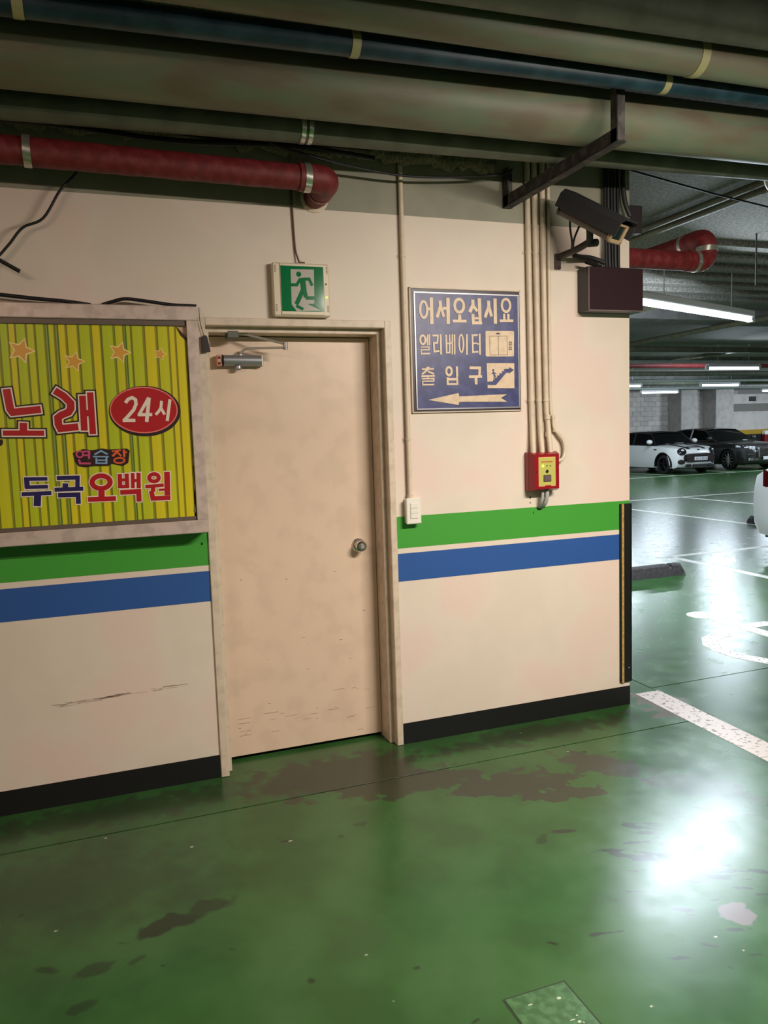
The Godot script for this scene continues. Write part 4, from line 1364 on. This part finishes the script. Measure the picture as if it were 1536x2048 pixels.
	tube(st, smooth([Vector3(1.368, 2.98, 0.04), Vector3(1.366, 2.88, 0.04), Vector3(1.372, 2.78, 0.05), Vector3(1.398, 2.705, 0.06)], 5), 0.013, 8)
	single("bundled_cable", st, M.dark_grey, "thick dark cable end splayed out beside the security camera", "cable")
	st = mb()
	tube(st, smooth([Vector3(1.02, 2.475, 0.10), Vector3(1.08, 2.478, 0.07), Vector3(1.16, 2.48, 0.05), Vector3(1.24, 2.46, 0.05)], 5), 0.013, 8)
	single("bundled_cable", st, M.dark_grey, "thick dark cable running level from the camera arm to the cable bundle", "cable")
	st = mb()
	tube(st, smooth([Vector3(1.10, 2.448, 0.085), Vector3(1.15, 2.44, 0.075), Vector3(1.21, 2.437, 0.06)], 5), 0.008, 8)
	single("bundled_cable", st, M.black_rubber, "thin black cable dropping from the camera arm behind the display box", "cable")
	# display box with its dark face
	o = thing("display_box", "dark brown display box fixed high on the wall under the camera", "display", Vector3(1.105, 2.202, 0))
	st = mb()
	box(st, Vector3(0, 0, 0), Vector3(0.345, 0.225, 0.10), 0.003)
	part("case", st, mat(Color(0.11, 0.10, 0.11), 0.4), o)
	st = mb()
	box(st, Vector3(0.004, 0.004, 0.096), Vector3(0.342, 0.221, 0.1025), 0.001)
	part("screen", st, mat(Color(0.19, 0.13, 0.14), 0.22), o)
	st = mb()
	box(st, Vector3(0.0, 0.0, 0.0985), Vector3(0.345, 0.004, 0.1035))
	box(st, Vector3(0.0, 0.0, 0.0985), Vector3(0.0035, 0.225, 0.1035))
	part("screen_edge", st, mat(Color(0.55, 0.48, 0.48), 0.3, 0.5), o)
	o = thing("side_box", "small flat dark box on the far side of the wall corner", "box", Vector3(1.437, 2.66, -0.12))
	st = mb()
	box(st, Vector3(0.062, 0, 0), Vector3(0.148, 0.150, 0.045), 0.004)
	part("case", st, mat(Color(0.17, 0.14, 0.15), 0.5), o)
	st = mb()
	box(st, Vector3(0, 0.06, 0.012), Vector3(0.066, 0.09, 0.03), 0.002)
	part("mount", st, M.dark_grey, o)

# ---------------------------------------------------------------- markings and things on the floor
func line(x0: float, z0: float, x1: float, z1: float, w: float, m: Material, label: String, called := "parking_line") -> void:
	var st := mb()
	var d := Vector2(x1 - x0, z1 - z0)
	var n := Vector2(-d.y, d.x).normalized() * w / 2
	var p := PackedVector2Array([Vector2(x0, -z0) + Vector2(n.x, -n.y), Vector2(x0, -z0) - Vector2(n.x, -n.y), Vector2(x1, -z1) - Vector2(n.x, -n.y), Vector2(x1, -z1) + Vector2(n.x, -n.y)])
	plate(st, p, -0.0005, 0.0012, Transform3D(Basis(Vector3.RIGHT, -PI / 2), Vector3.ZERO), 1.0)
	single(called, st, m, label, "floor marking", "painted lines on the parking floor")

func wheel_stop(at: Vector3, length: float, label: String) -> void:
	var o := thing("wheel_stop", label, "wheel stop", at)
	var st := mb()
	var prof := [Vector2(-0.075, 0), Vector2(0.075, 0), Vector2(0.050, 0.105), Vector2(0.036, 0.122), Vector2(-0.036, 0.122), Vector2(-0.050, 0.105)]
	var stations := [[0.0, 0.62], [0.045, 1.0], [length - 0.20, 1.0], [length - 0.198, 0.78], [length - 0.165, 0.78], [length - 0.163, 1.0], [length - 0.05, 1.0], [length, 0.35]]
	var rings := []
	for s in stations:
		var r := []
		for p in prof:
			r.append(Vector3(s[0], p.y * s[1], p.x * (1.0 if s[1] > 0.7 else 0.97)))
		rings.append(r)
	for i in rings.size() - 1:
		for k in prof.size():
			var k2 := (k + 1) % prof.size()
			quad(st, rings[i][k], rings[i][k2], rings[i + 1][k2], rings[i + 1][k])
	for k in range(1, prof.size() - 1):
		tri(st, rings[0][0], rings[0][k + 1], rings[0][k])
		tri(st, rings[-1][0], rings[-1][k], rings[-1][k + 1])
	part("rubber_block", st, mottled(Color(0.22, 0.205, 0.205), 0.1, 3.0, 81, 0.7), o)
	for x in [0.14, length - 0.27]:
		st = mb()
		lathe(st, [Vector2(0.018, 0), Vector2(0.018, 0.003), Vector2(0, 0.003)], Transform3D(Basis(Vector3.RIGHT, -PI / 2), Vector3(x, 0.121, 0)), 12)
		part("bolt_cap", st, M.black_rubber, o)

func floor_marks() -> void:
	line(1.655, -0.12, 1.43, 4.5, 0.165, M.worn_paint, "wide worn white line running forward from the wall corner")
	var P: Material = M.white_paint
	line(4.9, -3.97, 13.0, -3.97, 0.11, P, "white line across the back of the wheelchair bay behind the wheel stop")
	line(5.07, -3.97, 4.93, 1.4, 0.11, P, "white line down the side of the wheelchair bay")
	line(8.21, -10.2, 8.21, -4.5, 0.11, P, "white bay line that ends near the wheel stop by the white parked car")
	line(10.66, -10.2, 10.66, -4.0, 0.11, P, "white bay line reaching the aisle, next one past the wheel stop")
	line(4.0, -10.2, 20.0, -10.2, 0.12, P, "long white line along the near side of the aisle")
	line(9.0, -16.2, 28.0, -16.2, 0.11, P, "long white line under the noses of the far cars")
	line(15.72, -16.2, 15.72, -21.2, 0.11, P, "white bay line beside the white hatchback")
	line(18.15, -16.2, 18.15, -21.2, 0.11, P, "white bay line between the white hatchback and the black sedan")
	# wheelchair symbol
	var o := thing("wheelchair_symbol", "worn white wheelchair symbol painted on the green bay floor", "floor marking")
	var T := Transform3D(Basis(Vector3.RIGHT, -PI / 2), Vector3.ZERO)
	var wp := worn(Color(0.86, 0.83, 0.79), 33, 0.10, 0.36)
	wp.uv1_scale = Vector3.ONE * 1.7
	for s in [["head", "e 0 3300,1480 118,118"], ["body", "p 130 3295,1290 3305,560;p 120 3300,1040 3590,1030;p 130 3300,600 3640,590 3800,260"], ["wheel_arc", "p 120 3085,930 2960,930 2830,870 2720,740 2680,600 2690,440 2760,280 2880,160 3060,110 3240,140 3390,250"]]:
		var st := mb()
		strokes(st, s[1], 0, -0.0005, 0.0012, T)
		part(s[0], st, wp, o)
	wheel_stop(Vector3(3.69, 0, -3.03), 0.75, "grey black rubber wheel stop at the back of the wheelchair bay")
	wheel_stop(Vector3(8.24, 0, -5.85), 0.75, "black wheel stop seen end on beside the white parked car")
	# green painted access cover let into the floor
	o = thing("floor_hatch", "small green painted square access cover let flush into the near floor", "hatch", Vector3(-0.268, 0, 1.965))
	var st := mb()
	box(st, Vector3(-0.102, -0.01, -0.181), Vector3(0.102, 0.0006, 0.181))
	part("hatch_rim", st, mat(Color(0.11, 0.17, 0.10), 0.8), o)
	st = mb()
	box(st, Vector3(-0.097, -0.01, -0.176), Vector3(0.097, 0.003, 0.176), 0.002)
	part("hatch_lid", st, mottled(Color(0.21, 0.36, 0.20), 0.12, 4.0, 82, 0.35), o)
	st = mb()
	for k in 16:
		var p := Vector3(rng.randf_range(-0.08, 0.06), 0.003, rng.randf_range(-0.17, 0.15))
		lathe(st, [Vector2(1, -0.0008), Vector2(0.8, 0.0006), Vector2(0, 0.0007)], Transform3D(Basis(Vector3.RIGHT, -PI / 2) * Basis.from_scale(Vector3(rng.randf_range(0.002, 0.010), rng.randf_range(0.002, 0.006), 1)), p), 7)
	part("paint_chip", st, mat(Color(0.62, 0.68, 0.58), 0.5), o)


# ---------------------------------------------------------------- cars: nose at z = 0 of the car, tail at z = -length, x across
var C := {}

func dense(pts: Array, step := 0.09) -> PackedVector2Array:
	var out := PackedVector2Array()
	for i in pts.size() - 1:
		var a: Vector2 = pts[i]
		var b: Vector2 = pts[i + 1]
		var n := maxi(1, int(ceil(a.distance_to(b) / step)))
		for k in n:
			out.append(a.lerp(b, float(k) / n))
	out.append(pts[-1])
	return out

func arch(cz: float, r: float, base: float, from_front: bool) -> Array:   # semicircle over a wheel, front to rear or rear to front
	var out := []
	var a0 := asin(clampf((base - C.wr) / r, -1, 1))
	for k in 13:
		var a := lerpf(a0, PI - a0, k / 12.0)
		var p := Vector2(cz + r * cos(a), C.wr + r * sin(a))
		out.append(p)
	if not from_front:
		out.reverse()
	return out

func skin(z: float, y: float, s: float) -> Vector3:   # a profile point carried across the body at s in -1..1
	var w: float = C.W / 2
	var k := 1.0 - 0.035 * pow(maxf(0.0, (y - 0.62) / 0.35), 2.0) - 0.05 * pow(maxf(0.0, (0.40 - y) / 0.2), 2.0)
	var zf := clampf((z + C.nose) / C.nose, 0, 1)
	var zr := clampf((-C.L + C.tail - z) / C.tail, 0, 1)
	k *= 1.0 - C.taper * zf * zf - 0.10 * zr * zr
	var top: float = clampf((y - 0.78) / 0.2, 0, 1)
	return Vector3(s * w * k, y - 0.045 * top * pow(absf(s), 3.5), z - C.bow * zf * s * s + 0.12 * zr * s * s)

func cab(z: float, y: float, s: float, out := 0.0) -> Vector3:
	var t := clampf((y - C.belt) / (C.H - C.belt), 0, 1)
	var w: float = C.W / 2 * lerpf(0.925, 0.69, t) + out
	var zf := clampf((z + C.screen) / 0.5 + 1.0, 0, 1)
	return Vector3(s * w, y - 0.03 * t * s * s, z - 0.10 * zf * s * s)

func loft(st: SurfaceTool, prof: PackedVector2Array, f: Callable, ss: Array, closed := true, caps := true) -> void:
	var n := prof.size()
	st.set_smooth_group(1)
	for i in (n if closed else n - 1):
		var a := prof[i]
		var b := prof[(i + 1) % n]
		for k in ss.size() - 1:
			quad(st, f.call(a.x, a.y, ss[k]), f.call(b.x, b.y, ss[k]), f.call(b.x, b.y, ss[k + 1]), f.call(a.x, a.y, ss[k + 1]))
	st.set_smooth_group(FLAT)
	if not caps:
		return
	var lo := prof[0]
	var hi := prof[0]
	for p in prof:
		lo = lo.min(p)
		hi = hi.max(p)
	var step := 0.13
	st.set_smooth_group(9)
	for cx in int(ceil((hi.x - lo.x) / step)):
		for cy in int(ceil((hi.y - lo.y) / step)):
			var q := rect(lo.x + cx * step, lo.y + cy * step, lo.x + (cx + 1) * step, lo.y + (cy + 1) * step)
			for piece in Geometry2D.intersect_polygons(prof, q):
				var idx := Geometry2D.triangulate_polygon(piece)
				for s in [ss[0], ss[-1]]:
					for i in range(0, idx.size(), 3):
						var t := []
						for k in 3:
							t.append(f.call(piece[idx[i + k]].x, piece[idx[i + k]].y, s))
						face_out(st, t, Vector3(0, t[0].y, t[0].z))
	st.set_smooth_group(FLAT)

func along_top(z: float) -> float:   # height of the bonnet or belt line at z
	var pts: Array = C.top
	for i in pts.size() - 1:
		if z <= pts[i].x and z >= pts[i + 1].x:
			return lerpf(pts[i].y, pts[i + 1].y, (pts[i].x - z) / maxf(0.001, pts[i].x - pts[i + 1].x))
	return pts[-1].y

func patch(st: SurfaceTool, s0: float, s1: float, z0: float, z1: float, lift: float) -> void:   # a strip lying on the bonnet
	var n := 10
	for i in n:
		var za := lerpf(z0, z1, float(i) / n)
		var zb := lerpf(z0, z1, float(i + 1) / n)
		var up := Vector3(0, lift, lift * 0.6)
		face_out(st, [skin(za, along_top(za), s0) + up, skin(za, along_top(za), s1) + up, skin(zb, along_top(zb), s1) + up, skin(zb, along_top(zb), s0) + up], Vector3(0, 0, -1))

func wheel(o: Node3D, x: float, z: float, bright: bool, spokes: int) -> void:
	var side := signf(x)
	var r: float = C.wr
	var T := Transform3D(Basis(Vector3.UP, PI / 2 * side), Vector3(x, r, z))
	var st := mb()
	lathe(st, [Vector2(r * 0.68, -0.19), Vector2(r * 0.95, -0.19), Vector2(r, -0.165), Vector2(r, -0.025), Vector2(r * 0.94, 0), Vector2(r * 0.70, 0.004), Vector2(r * 0.68, -0.02)], T, 36)
	var w := part("wheel", st, M.tyre, o)
	st = mb()
	lathe(st, [Vector2(r * 0.69, -0.012), Vector2(r * 0.66, 0.002), Vector2(r * 0.62, -0.010), Vector2(r * 0.62, -0.08), Vector2(0, -0.085)], T, 30)
	part("rim", st, M.rim_dark, w)
	for k in spokes:
		var A := T * Transform3D(Basis(Vector3(0, 0, 1), TAU * k / spokes), Vector3.ZERO)
		st = mb()
		box(st, Vector3(-0.016, 0.03, -0.035), Vector3(0.016, r * 0.65, -0.004), 0.006, A)
		part("spoke", st, M.rim_bright if bright else M.rim_dark, w)
	st = mb()
	lathe(st, [Vector2(0.045, -0.03), Vector2(0.042, 0.0), Vector2(0, 0.004)], T, 16)
	part("hub_cap", st, M.rim_bright if bright else M.rim_dark, w)

func disc(st: SurfaceTool, c: Vector3, n: Vector3, rx: float, ry: float, depth := 0.02) -> void:   # a shallow lens facing n
	var T := Transform3D(frame_of(n.normalized()) * Basis.from_scale(Vector3(rx, ry, 1)), c)
	lathe(st, [Vector2(1.0, -depth), Vector2(1.0, 0), Vector2(0.9, depth * 0.5), Vector2(0.5, depth), Vector2(0, depth * 1.2)], T, 26)

func make_car(called: String, label: String, at: Vector3, c: Dictionary) -> Node3D:
	C = c
	var o := thing(called, label, "car", at)
	var ss := [-1.0, -0.96, -0.85, -0.65, -0.4, -0.15, 0.15, 0.4, 0.65, 0.85, 0.96, 1.0]
	var base := 0.20
	var pts: Array = c.top.duplicate()
	pts.append_array(c.rear)
	pts.append(Vector2(c.axle2 - c.ar - 0.02, base))
	pts.append_array(arch(c.axle2, c.ar, base, false))
	pts.append_array(arch(c.axle, c.ar, base, false))
	pts.append_array(c.chin)
	var st := mb()
	var prof := dense(pts, 0.11)
	prof.remove_at(prof.size() - 1)
	loft(st, prof, skin, ss)
	part("body", st, c.paint, o)
	# dark underside and wheel housings
	st = mb()
	box(st, Vector3(-c.W / 2 + 0.16, 0.17, -c.L + 0.25), Vector3(c.W / 2 - 0.16, 0.62, -0.25))
	part("underbody", st, M.trim_black, o)
	for s in [-1, 1]:
		for z in [c.axle, c.axle2]:
			st = mb()
			var T := Transform3D(Basis(Vector3.UP, PI / 2 * s), Vector3(s * (c.W / 2 + 0.003), c.wr, z))
			var seg := []
			for k in 17:
				var a := lerpf(-0.22, PI + 0.22, k / 16.0)
				seg.append(Vector3(0, sin(a), cos(a)))
			for k in 16:
				var p0: Vector3 = T.origin + seg[k] * (c.ar - 0.005)
				var p1: Vector3 = T.origin + seg[k + 1] * (c.ar - 0.005)
				var q0: Vector3 = T.origin + seg[k] * (c.ar + c.clad)
				var q1: Vector3 = T.origin + seg[k + 1] * (c.ar + c.clad)
				var d := Vector3(s * -0.05, 0, 0)
				quad(st, p0, p1, q1, q0)
				quad(st, q0, q1, q1 + d, q0 + d)
				quad(st, p0 + d * 4, p1 + d * 4, p1, p0)
			part("arch_cladding", st, c.arch_m, o)
			wheel(o, s * (c.W / 2 - 0.02), z, c.bright, c.spokes)
	# glass house and roof
	st = mb()
	loft(st, dense(c.glass, 0.15), cab, [-1.0, -0.9, -0.6, -0.2, 0.2, 0.6, 0.9, 1.0])
	part("windows", st, M.glass_dark, o)
	st = mb()
	var rp := dense(c.roof, 0.12)
	var lift := func(z: float, y: float, s: float) -> Vector3: return cab(z, y, s, 0.012) + Vector3(0, 0.014, 0)
	loft(st, rp, lift, [-1.0, -0.9, -0.6, -0.2, 0.2, 0.6, 0.9, 1.0], false, false)
	var low := func(z: float, y: float, s: float) -> Vector3: return cab(z, y, s, 0.012) + Vector3(0, -0.03, 0)
	for s in [-1.0, 1.0]:
		for i in rp.size() - 1:
			face_out(st, [lift.call(rp[i].x, rp[i].y, s), lift.call(rp[i + 1].x, rp[i + 1].y, s), low.call(rp[i + 1].x, rp[i + 1].y, s), low.call(rp[i].x, rp[i].y, s)], Vector3(0, rp[i].y, rp[i].x))
	part("roof", st, c.roof_m, o)
	for s in [-1.0, 1.0]:
		for p in c.pillars:
			st = mb()
			tube(st, [cab(p[0].x, p[0].y, s, 0.004), cab(p[1].x, p[1].y, s, 0.004)], p[2], 8)
			part("pillar", st, p[3], o)
		st = mb()
		var bl := []
		for k in 9:
			var z := lerpf(-c.screen + 0.02, -c.L + 0.5, k / 8.0)
			bl.append(Vector3(s * (c.W / 2 * 0.945), c.belt + 0.012, z))
		tube(st, bl, 0.011, 6)
		part("window_trim", st, c.trim_m, o)
		# door mirror
		st = mb()
		var mc := Vector3(s * (c.W / 2 + 0.07), c.belt + 0.10, -c.screen - 0.22)
		lathe(st, [Vector2(0, -0.075), Vector2(0.6, -0.07), Vector2(0.95, -0.03), Vector2(1.0, 0.0), Vector2(0.85, 0.05), Vector2(0.5, 0.075), Vector2(0, 0.085)], Transform3D(Basis.from_scale(Vector3(0.105, 0.078, 1)), mc), 20)
		var mir := part("mirror", st, c.mirror_m, o)
		st = mb()
		tube(st, [mc + Vector3(-s * 0.05, -0.05, 0), mc + Vector3(-s * 0.14, -0.12, 0)], 0.022, 8)
		part("mirror_stalk", st, M.trim_black, mir)
		# tail lamp wrapping round the rear corner
		st = mb()
		for i in 5:
			var za: float = -c.L + 0.24 + i * 0.07
			var zb: float = za + 0.07
			var h := [0.13, 0.12, 0.10, 0.075, 0.045]
			var a := skin(za, c.tail_y, s * 1.0) + Vector3(s * 0.012, 0, 0)
			var b := skin(zb, c.tail_y, s * 1.0) + Vector3(s * 0.012, 0, 0)
			var ha: float = h[i]
			var hb: float = h[mini(i + 1, 4)]
			face_out(st, [a - Vector3(0, ha, 0), b - Vector3(0, hb, 0), b + Vector3(0, hb, 0), a + Vector3(0, ha, 0)], Vector3(0, c.tail_y, za))
		if c.has("inner_tail"):
			boxc(st, skin(-c.L + 0.02, c.tail_y, s * 0.80) + Vector3(0, 0, 0.0), Vector3(0.26, 0.24, 0.04), 0.02)
		part("tail_lamp", st, M.tail, o)
	return o

func plate_number(o: Node3D, z: float, y: float, marks: bool) -> void:
	var st := mb()
	box(st, Vector3(-0.26, y - 0.055, z - 0.012), Vector3(0.26, y + 0.055, z), 0.004)
	var p := part("number_plate", st, mat(Color(0.88, 0.88, 0.90), 0.4), o)
	if not marks:
		return
	st = mb()
	var xs := [-0.20, -0.148, -0.096, -0.03, 0.045, 0.097, 0.149, 0.201]
	for x in xs:   # too small in the photograph to be read: blurred upright marks
		box(st, Vector3(x - 0.014, y - 0.032, z - 0.001), Vector3(x + 0.014, y + 0.032, z + 0.0012))
	part("plate_marks", st, mat(Color(0.50, 0.50, 0.54), 0.5), p)

func cars() -> void:
	# white hatchback
	var c := {"L": 3.86, "W": 1.73, "H": 1.41, "wr": 0.315, "ar": 0.37, "axle": -0.78, "axle2": -3.27, "nose": 0.62, "tail": 0.5, "taper": 0.13, "bow": 0.22, "belt": 0.955, "screen": 1.12, "tail_y": 0.78, "clad": 0.035,
		"paint": M.car_white, "roof_m": M.trim_black, "arch_m": M.trim_black, "mirror_m": M.car_white, "trim_m": M.trim_black, "bright": false, "spokes": 5,
		"top": [Vector2(0.0, 0.40), Vector2(0.0, 0.58), Vector2(-0.02, 0.68), Vector2(-0.07, 0.76), Vector2(-0.2, 0.825), Vector2(-0.5, 0.885), Vector2(-0.85, 0.925), Vector2(-1.15, 0.95), Vector2(-2.4, 0.985), Vector2(-3.5, 0.99)],
		"rear": [Vector2(-3.72, 0.95), Vector2(-3.84, 0.80), Vector2(-3.86, 0.55), Vector2(-3.82, 0.30), Vector2(-3.70, 0.20)],
		"chin": [Vector2(-0.20, 0.19), Vector2(-0.05, 0.23), Vector2(0.0, 0.30), Vector2(0.0, 0.40)],
		"glass": [Vector2(-1.08, 0.945), Vector2(-1.62, 1.355), Vector2(-2.1, 1.395), Vector2(-2.8, 1.39), Vector2(-3.35, 1.35), Vector2(-3.72, 0.97)],
		"roof": [Vector2(-1.60, 1.345), Vector2(-2.1, 1.395), Vector2(-2.8, 1.39), Vector2(-3.42, 1.34)],
		"pillars": [[Vector2(-1.10, 0.96), Vector2(-1.62, 1.355), 0.03, M.trim_black], [Vector2(-2.35, 0.97), Vector2(-2.42, 1.385), 0.03, M.trim_black], [Vector2(-3.62, 1.0), Vector2(-3.36, 1.345), 0.04, M.trim_black]]}
	var at := Vector3(16.86, 0, -16.42)
	var o := make_car("hatchback_car", "small white hatchback with black roof and bonnet stripes facing the aisle", at, c)
	var st := mb()
	for s in [-1, 1]:
		st = mb()
		patch(st, s * 0.30, s * 0.47, -0.16, -1.05, 0.006)
		part("bonnet_stripe", st, M.trim_black, o)
		st = mb()
		disc(st, skin(-0.07, 0.735, s * 0.77) + Vector3(s * 0.02, 0.0, 0.02), Vector3(s * 0.55, 0.35, 1), 0.145, 0.125, 0.03)
		var h := part("headlamp", st, M.lamp_dark, o)
		st = mb()
		disc(st, skin(-0.07, 0.735, s * 0.77) + Vector3(s * 0.01, 0.045, 0.055), Vector3(s * 0.45, 0.42, 1), 0.05, 0.03, 0.015)
		part("lamp_glint", st, M.lamp_glass, h)
		st = mb()
		disc(st, skin(-0.02, 0.40, s * 0.84) + Vector3(s * 0.01, 0, 0.03), Vector3(s * 0.5, 0.0, 1), 0.115, 0.08, 0.012)
		part("air_intake", st, M.trim_black, o)
		st = mb()
		box(st, Vector3(s * 0.45 - 0.11, 0.235, -0.08), Vector3(s * 0.45 + 0.11, 0.325, -0.012), 0.02)
		part("air_intake", st, M.trim_black, o)
		st = mb()
		boxc(st, Vector3(s * (c.W / 2 - 0.005), 0.80, -1.15), Vector3(0.02, 0.035, 0.14), 0.008)
		part("side_scuttle", st, M.trim_black, o)
	st = mb()
	var gp := PackedVector2Array([Vector2(-440, 665), Vector2(440, 665), Vector2(545, 615), Vector2(580, 525), Vector2(545, 430), Vector2(470, 390), Vector2(-470, 390), Vector2(-545, 430), Vector2(-580, 525), Vector2(-545, 615)])
	plate(st, gp, -0.2, 0.016)
	var gr := part("grille", st, mat(Color(0.10, 0.06, 0.06), 0.3), o)
	st = mb()
	for k in 4:
		box(st, Vector3(-0.50, 0.43 + k * 0.06, 0.012), Vector3(0.50, 0.444 + k * 0.06, 0.022), 0.002)
	part("grille_bar", st, mat(Color(0.20, 0.14, 0.14), 0.3), gr)
	st = mb()
	box(st, Vector3(-0.29, 0.235, -0.06), Vector3(0.29, 0.325, 0.012), 0.01)
	part("air_intake", st, M.trim_black, o)
	st = mb()
	boxc(st, Vector3(0, along_top(-0.36) + 0.012, -0.36), Vector3(0.52, 0.035, 0.10), 0.012)
	part("bonnet_scoop", st, M.trim_black, o)
	st = mb()
	disc(st, Vector3(0, along_top(-0.12) + 0.002, -0.105), Vector3(0, 0.8, 0.6), 0.05, 0.03, 0.006)
	part("bonnet_badge", st, M.lamp_dark, o)
	plate_number(o, 0.03, 0.50, true)
	st = mb()
	boxc(st, Vector3(0, 1.30, -1.72), Vector3(0.20, 0.05, 0.04), 0.015)
	part("cabin_mirror", st, M.trim_black, o)
	# black sedan
	var c2 := {"L": 4.92, "W": 1.86, "H": 1.47, "wr": 0.345, "ar": 0.385, "axle": -0.88, "axle2": -3.72, "nose": 0.7, "tail": 0.6, "taper": 0.14, "bow": 0.20, "belt": 0.985, "screen": 1.45, "tail_y": 0.85, "clad": 0.008,
		"paint": M.car_black, "roof_m": M.car_black, "arch_m": M.car_black, "mirror_m": M.car_black, "trim_m": M.chrome, "bright": true, "spokes": 10,
		"top": [Vector2(0.0, 0.40), Vector2(0.0, 0.60), Vector2(-0.03, 0.74), Vector2(-0.10, 0.81), Vector2(-0.4, 0.88), Vector2(-0.9, 0.935), Vector2(-1.45, 0.985), Vector2(-2.5, 1.0), Vector2(-3.7, 1.03), Vector2(-4.4, 1.06)],
		"rear": [Vector2(-4.80, 1.05), Vector2(-4.90, 0.90), Vector2(-4.92, 0.6), Vector2(-4.88, 0.32), Vector2(-4.75, 0.20)],
		"chin": [Vector2(-0.22, 0.19), Vector2(-0.05, 0.24), Vector2(0.0, 0.32), Vector2(0.0, 0.40)],
		"glass": [Vector2(-1.40, 0.97), Vector2(-2.20, 1.40), Vector2(-2.7, 1.452), Vector2(-3.3, 1.44), Vector2(-3.8, 1.35), Vector2(-4.45, 1.03)],
		"roof": [Vector2(-2.18, 1.395), Vector2(-2.7, 1.452), Vector2(-3.3, 1.44), Vector2(-3.85, 1.335)],
		"pillars": [[Vector2(-1.42, 0.985), Vector2(-2.2, 1.40), 0.028, M.car_black], [Vector2(-2.78, 1.0), Vector2(-2.83, 1.44), 0.03, M.silver], [Vector2(-4.35, 1.05), Vector2(-3.82, 1.345), 0.05, M.car_black]]}
	o = make_car("sedan_car", "black sedan with bright wheels and chrome front lamps next to the white hatchback", Vector3(19.86, 0, -16.55), c2)
	for s in [-1, 1]:
		st = mb()
		for k in 6:
			var a := skin(-0.06 - k * 0.075, 0.735 + k * 0.014, s * (0.66 + k * 0.062)) + Vector3(s * 0.02, 0.0, 0.03)
			boxc(st, a, Vector3(0.105, 0.135 - k * 0.012, 0.10), 0.025)
		part("headlamp", st, M.lamp_glass, o)
		st = mb()
		boxc(st, skin(-0.02, 0.36, s * 0.72) + Vector3(0, 0, 0.006), Vector3(0.34, 0.10, 0.04), 0.015)
		part("fog_lamp", st, M.rim_bright, o)
		st = mb()
		boxc(st, skin(-0.02, 0.53, s * 0.74) + Vector3(0, 0, 0.008), Vector3(0.40, 0.03, 0.03), 0.008)
		part("chrome_strip", st, M.chrome, o)
		st = mb()
		for z in [-2.1, -3.2]:
			boxc(st, Vector3(s * (c2.W / 2 - 0.004), 0.86, z), Vector3(0.02, 0.025, 0.18), 0.008)
		part("door_handle", st, M.chrome, o)
	st = mb()
	for k in 7:
		box(st, Vector3(-0.42, 0.45 + k * 0.045, -0.02), Vector3(0.42, 0.466 + k * 0.045, 0.03), 0.004)
	for x in [-0.43, 0.43]:
		boxc(st, Vector3(x, 0.60, 0.0), Vector3(0.025, 0.34, 0.07), 0.006)
	part("grille", st, M.chrome, o)
	plate_number(o, 0.035, 0.40, false)
	# near white car, only its rear corner in view
	var c4 := c2.duplicate()
	c4.paint = M.car_white
	c4.roof_m = M.car_white
	c4.arch_m = M.car_white
	c4.mirror_m = M.car_white
	c4.L = 4.5
	c4.axle2 = -3.55
	c4.top = c2.top.slice(0, 9)
	c4.rear = [Vector2(-4.25, 1.06), Vector2(-4.46, 0.98), Vector2(-4.50, 0.66), Vector2(-4.47, 0.36), Vector2(-4.36, 0.22)]
	c4.glass = [Vector2(-1.40, 0.97), Vector2(-2.10, 1.40), Vector2(-2.6, 1.452), Vector2(-3.2, 1.44), Vector2(-3.6, 1.35), Vector2(-4.15, 1.05)]
	c4.roof = [Vector2(-2.08, 1.395), Vector2(-2.6, 1.452), Vector2(-3.2, 1.44), Vector2(-3.62, 1.335)]
	c4.pillars = [[Vector2(-1.42, 0.985), Vector2(-2.1, 1.40), 0.028, M.car_white], [Vector2(-2.7, 1.0), Vector2(-2.75, 1.44), 0.03, M.trim_black], [Vector2(-4.05, 1.06), Vector2(-3.62, 1.345), 0.06, M.car_white]]
	c4.tail_y = 0.92
	make_car("parked_car", "white car with dark red tail lamp parked tail towards the wheel stop end", Vector3(7.13, 0, 0.50), c4)
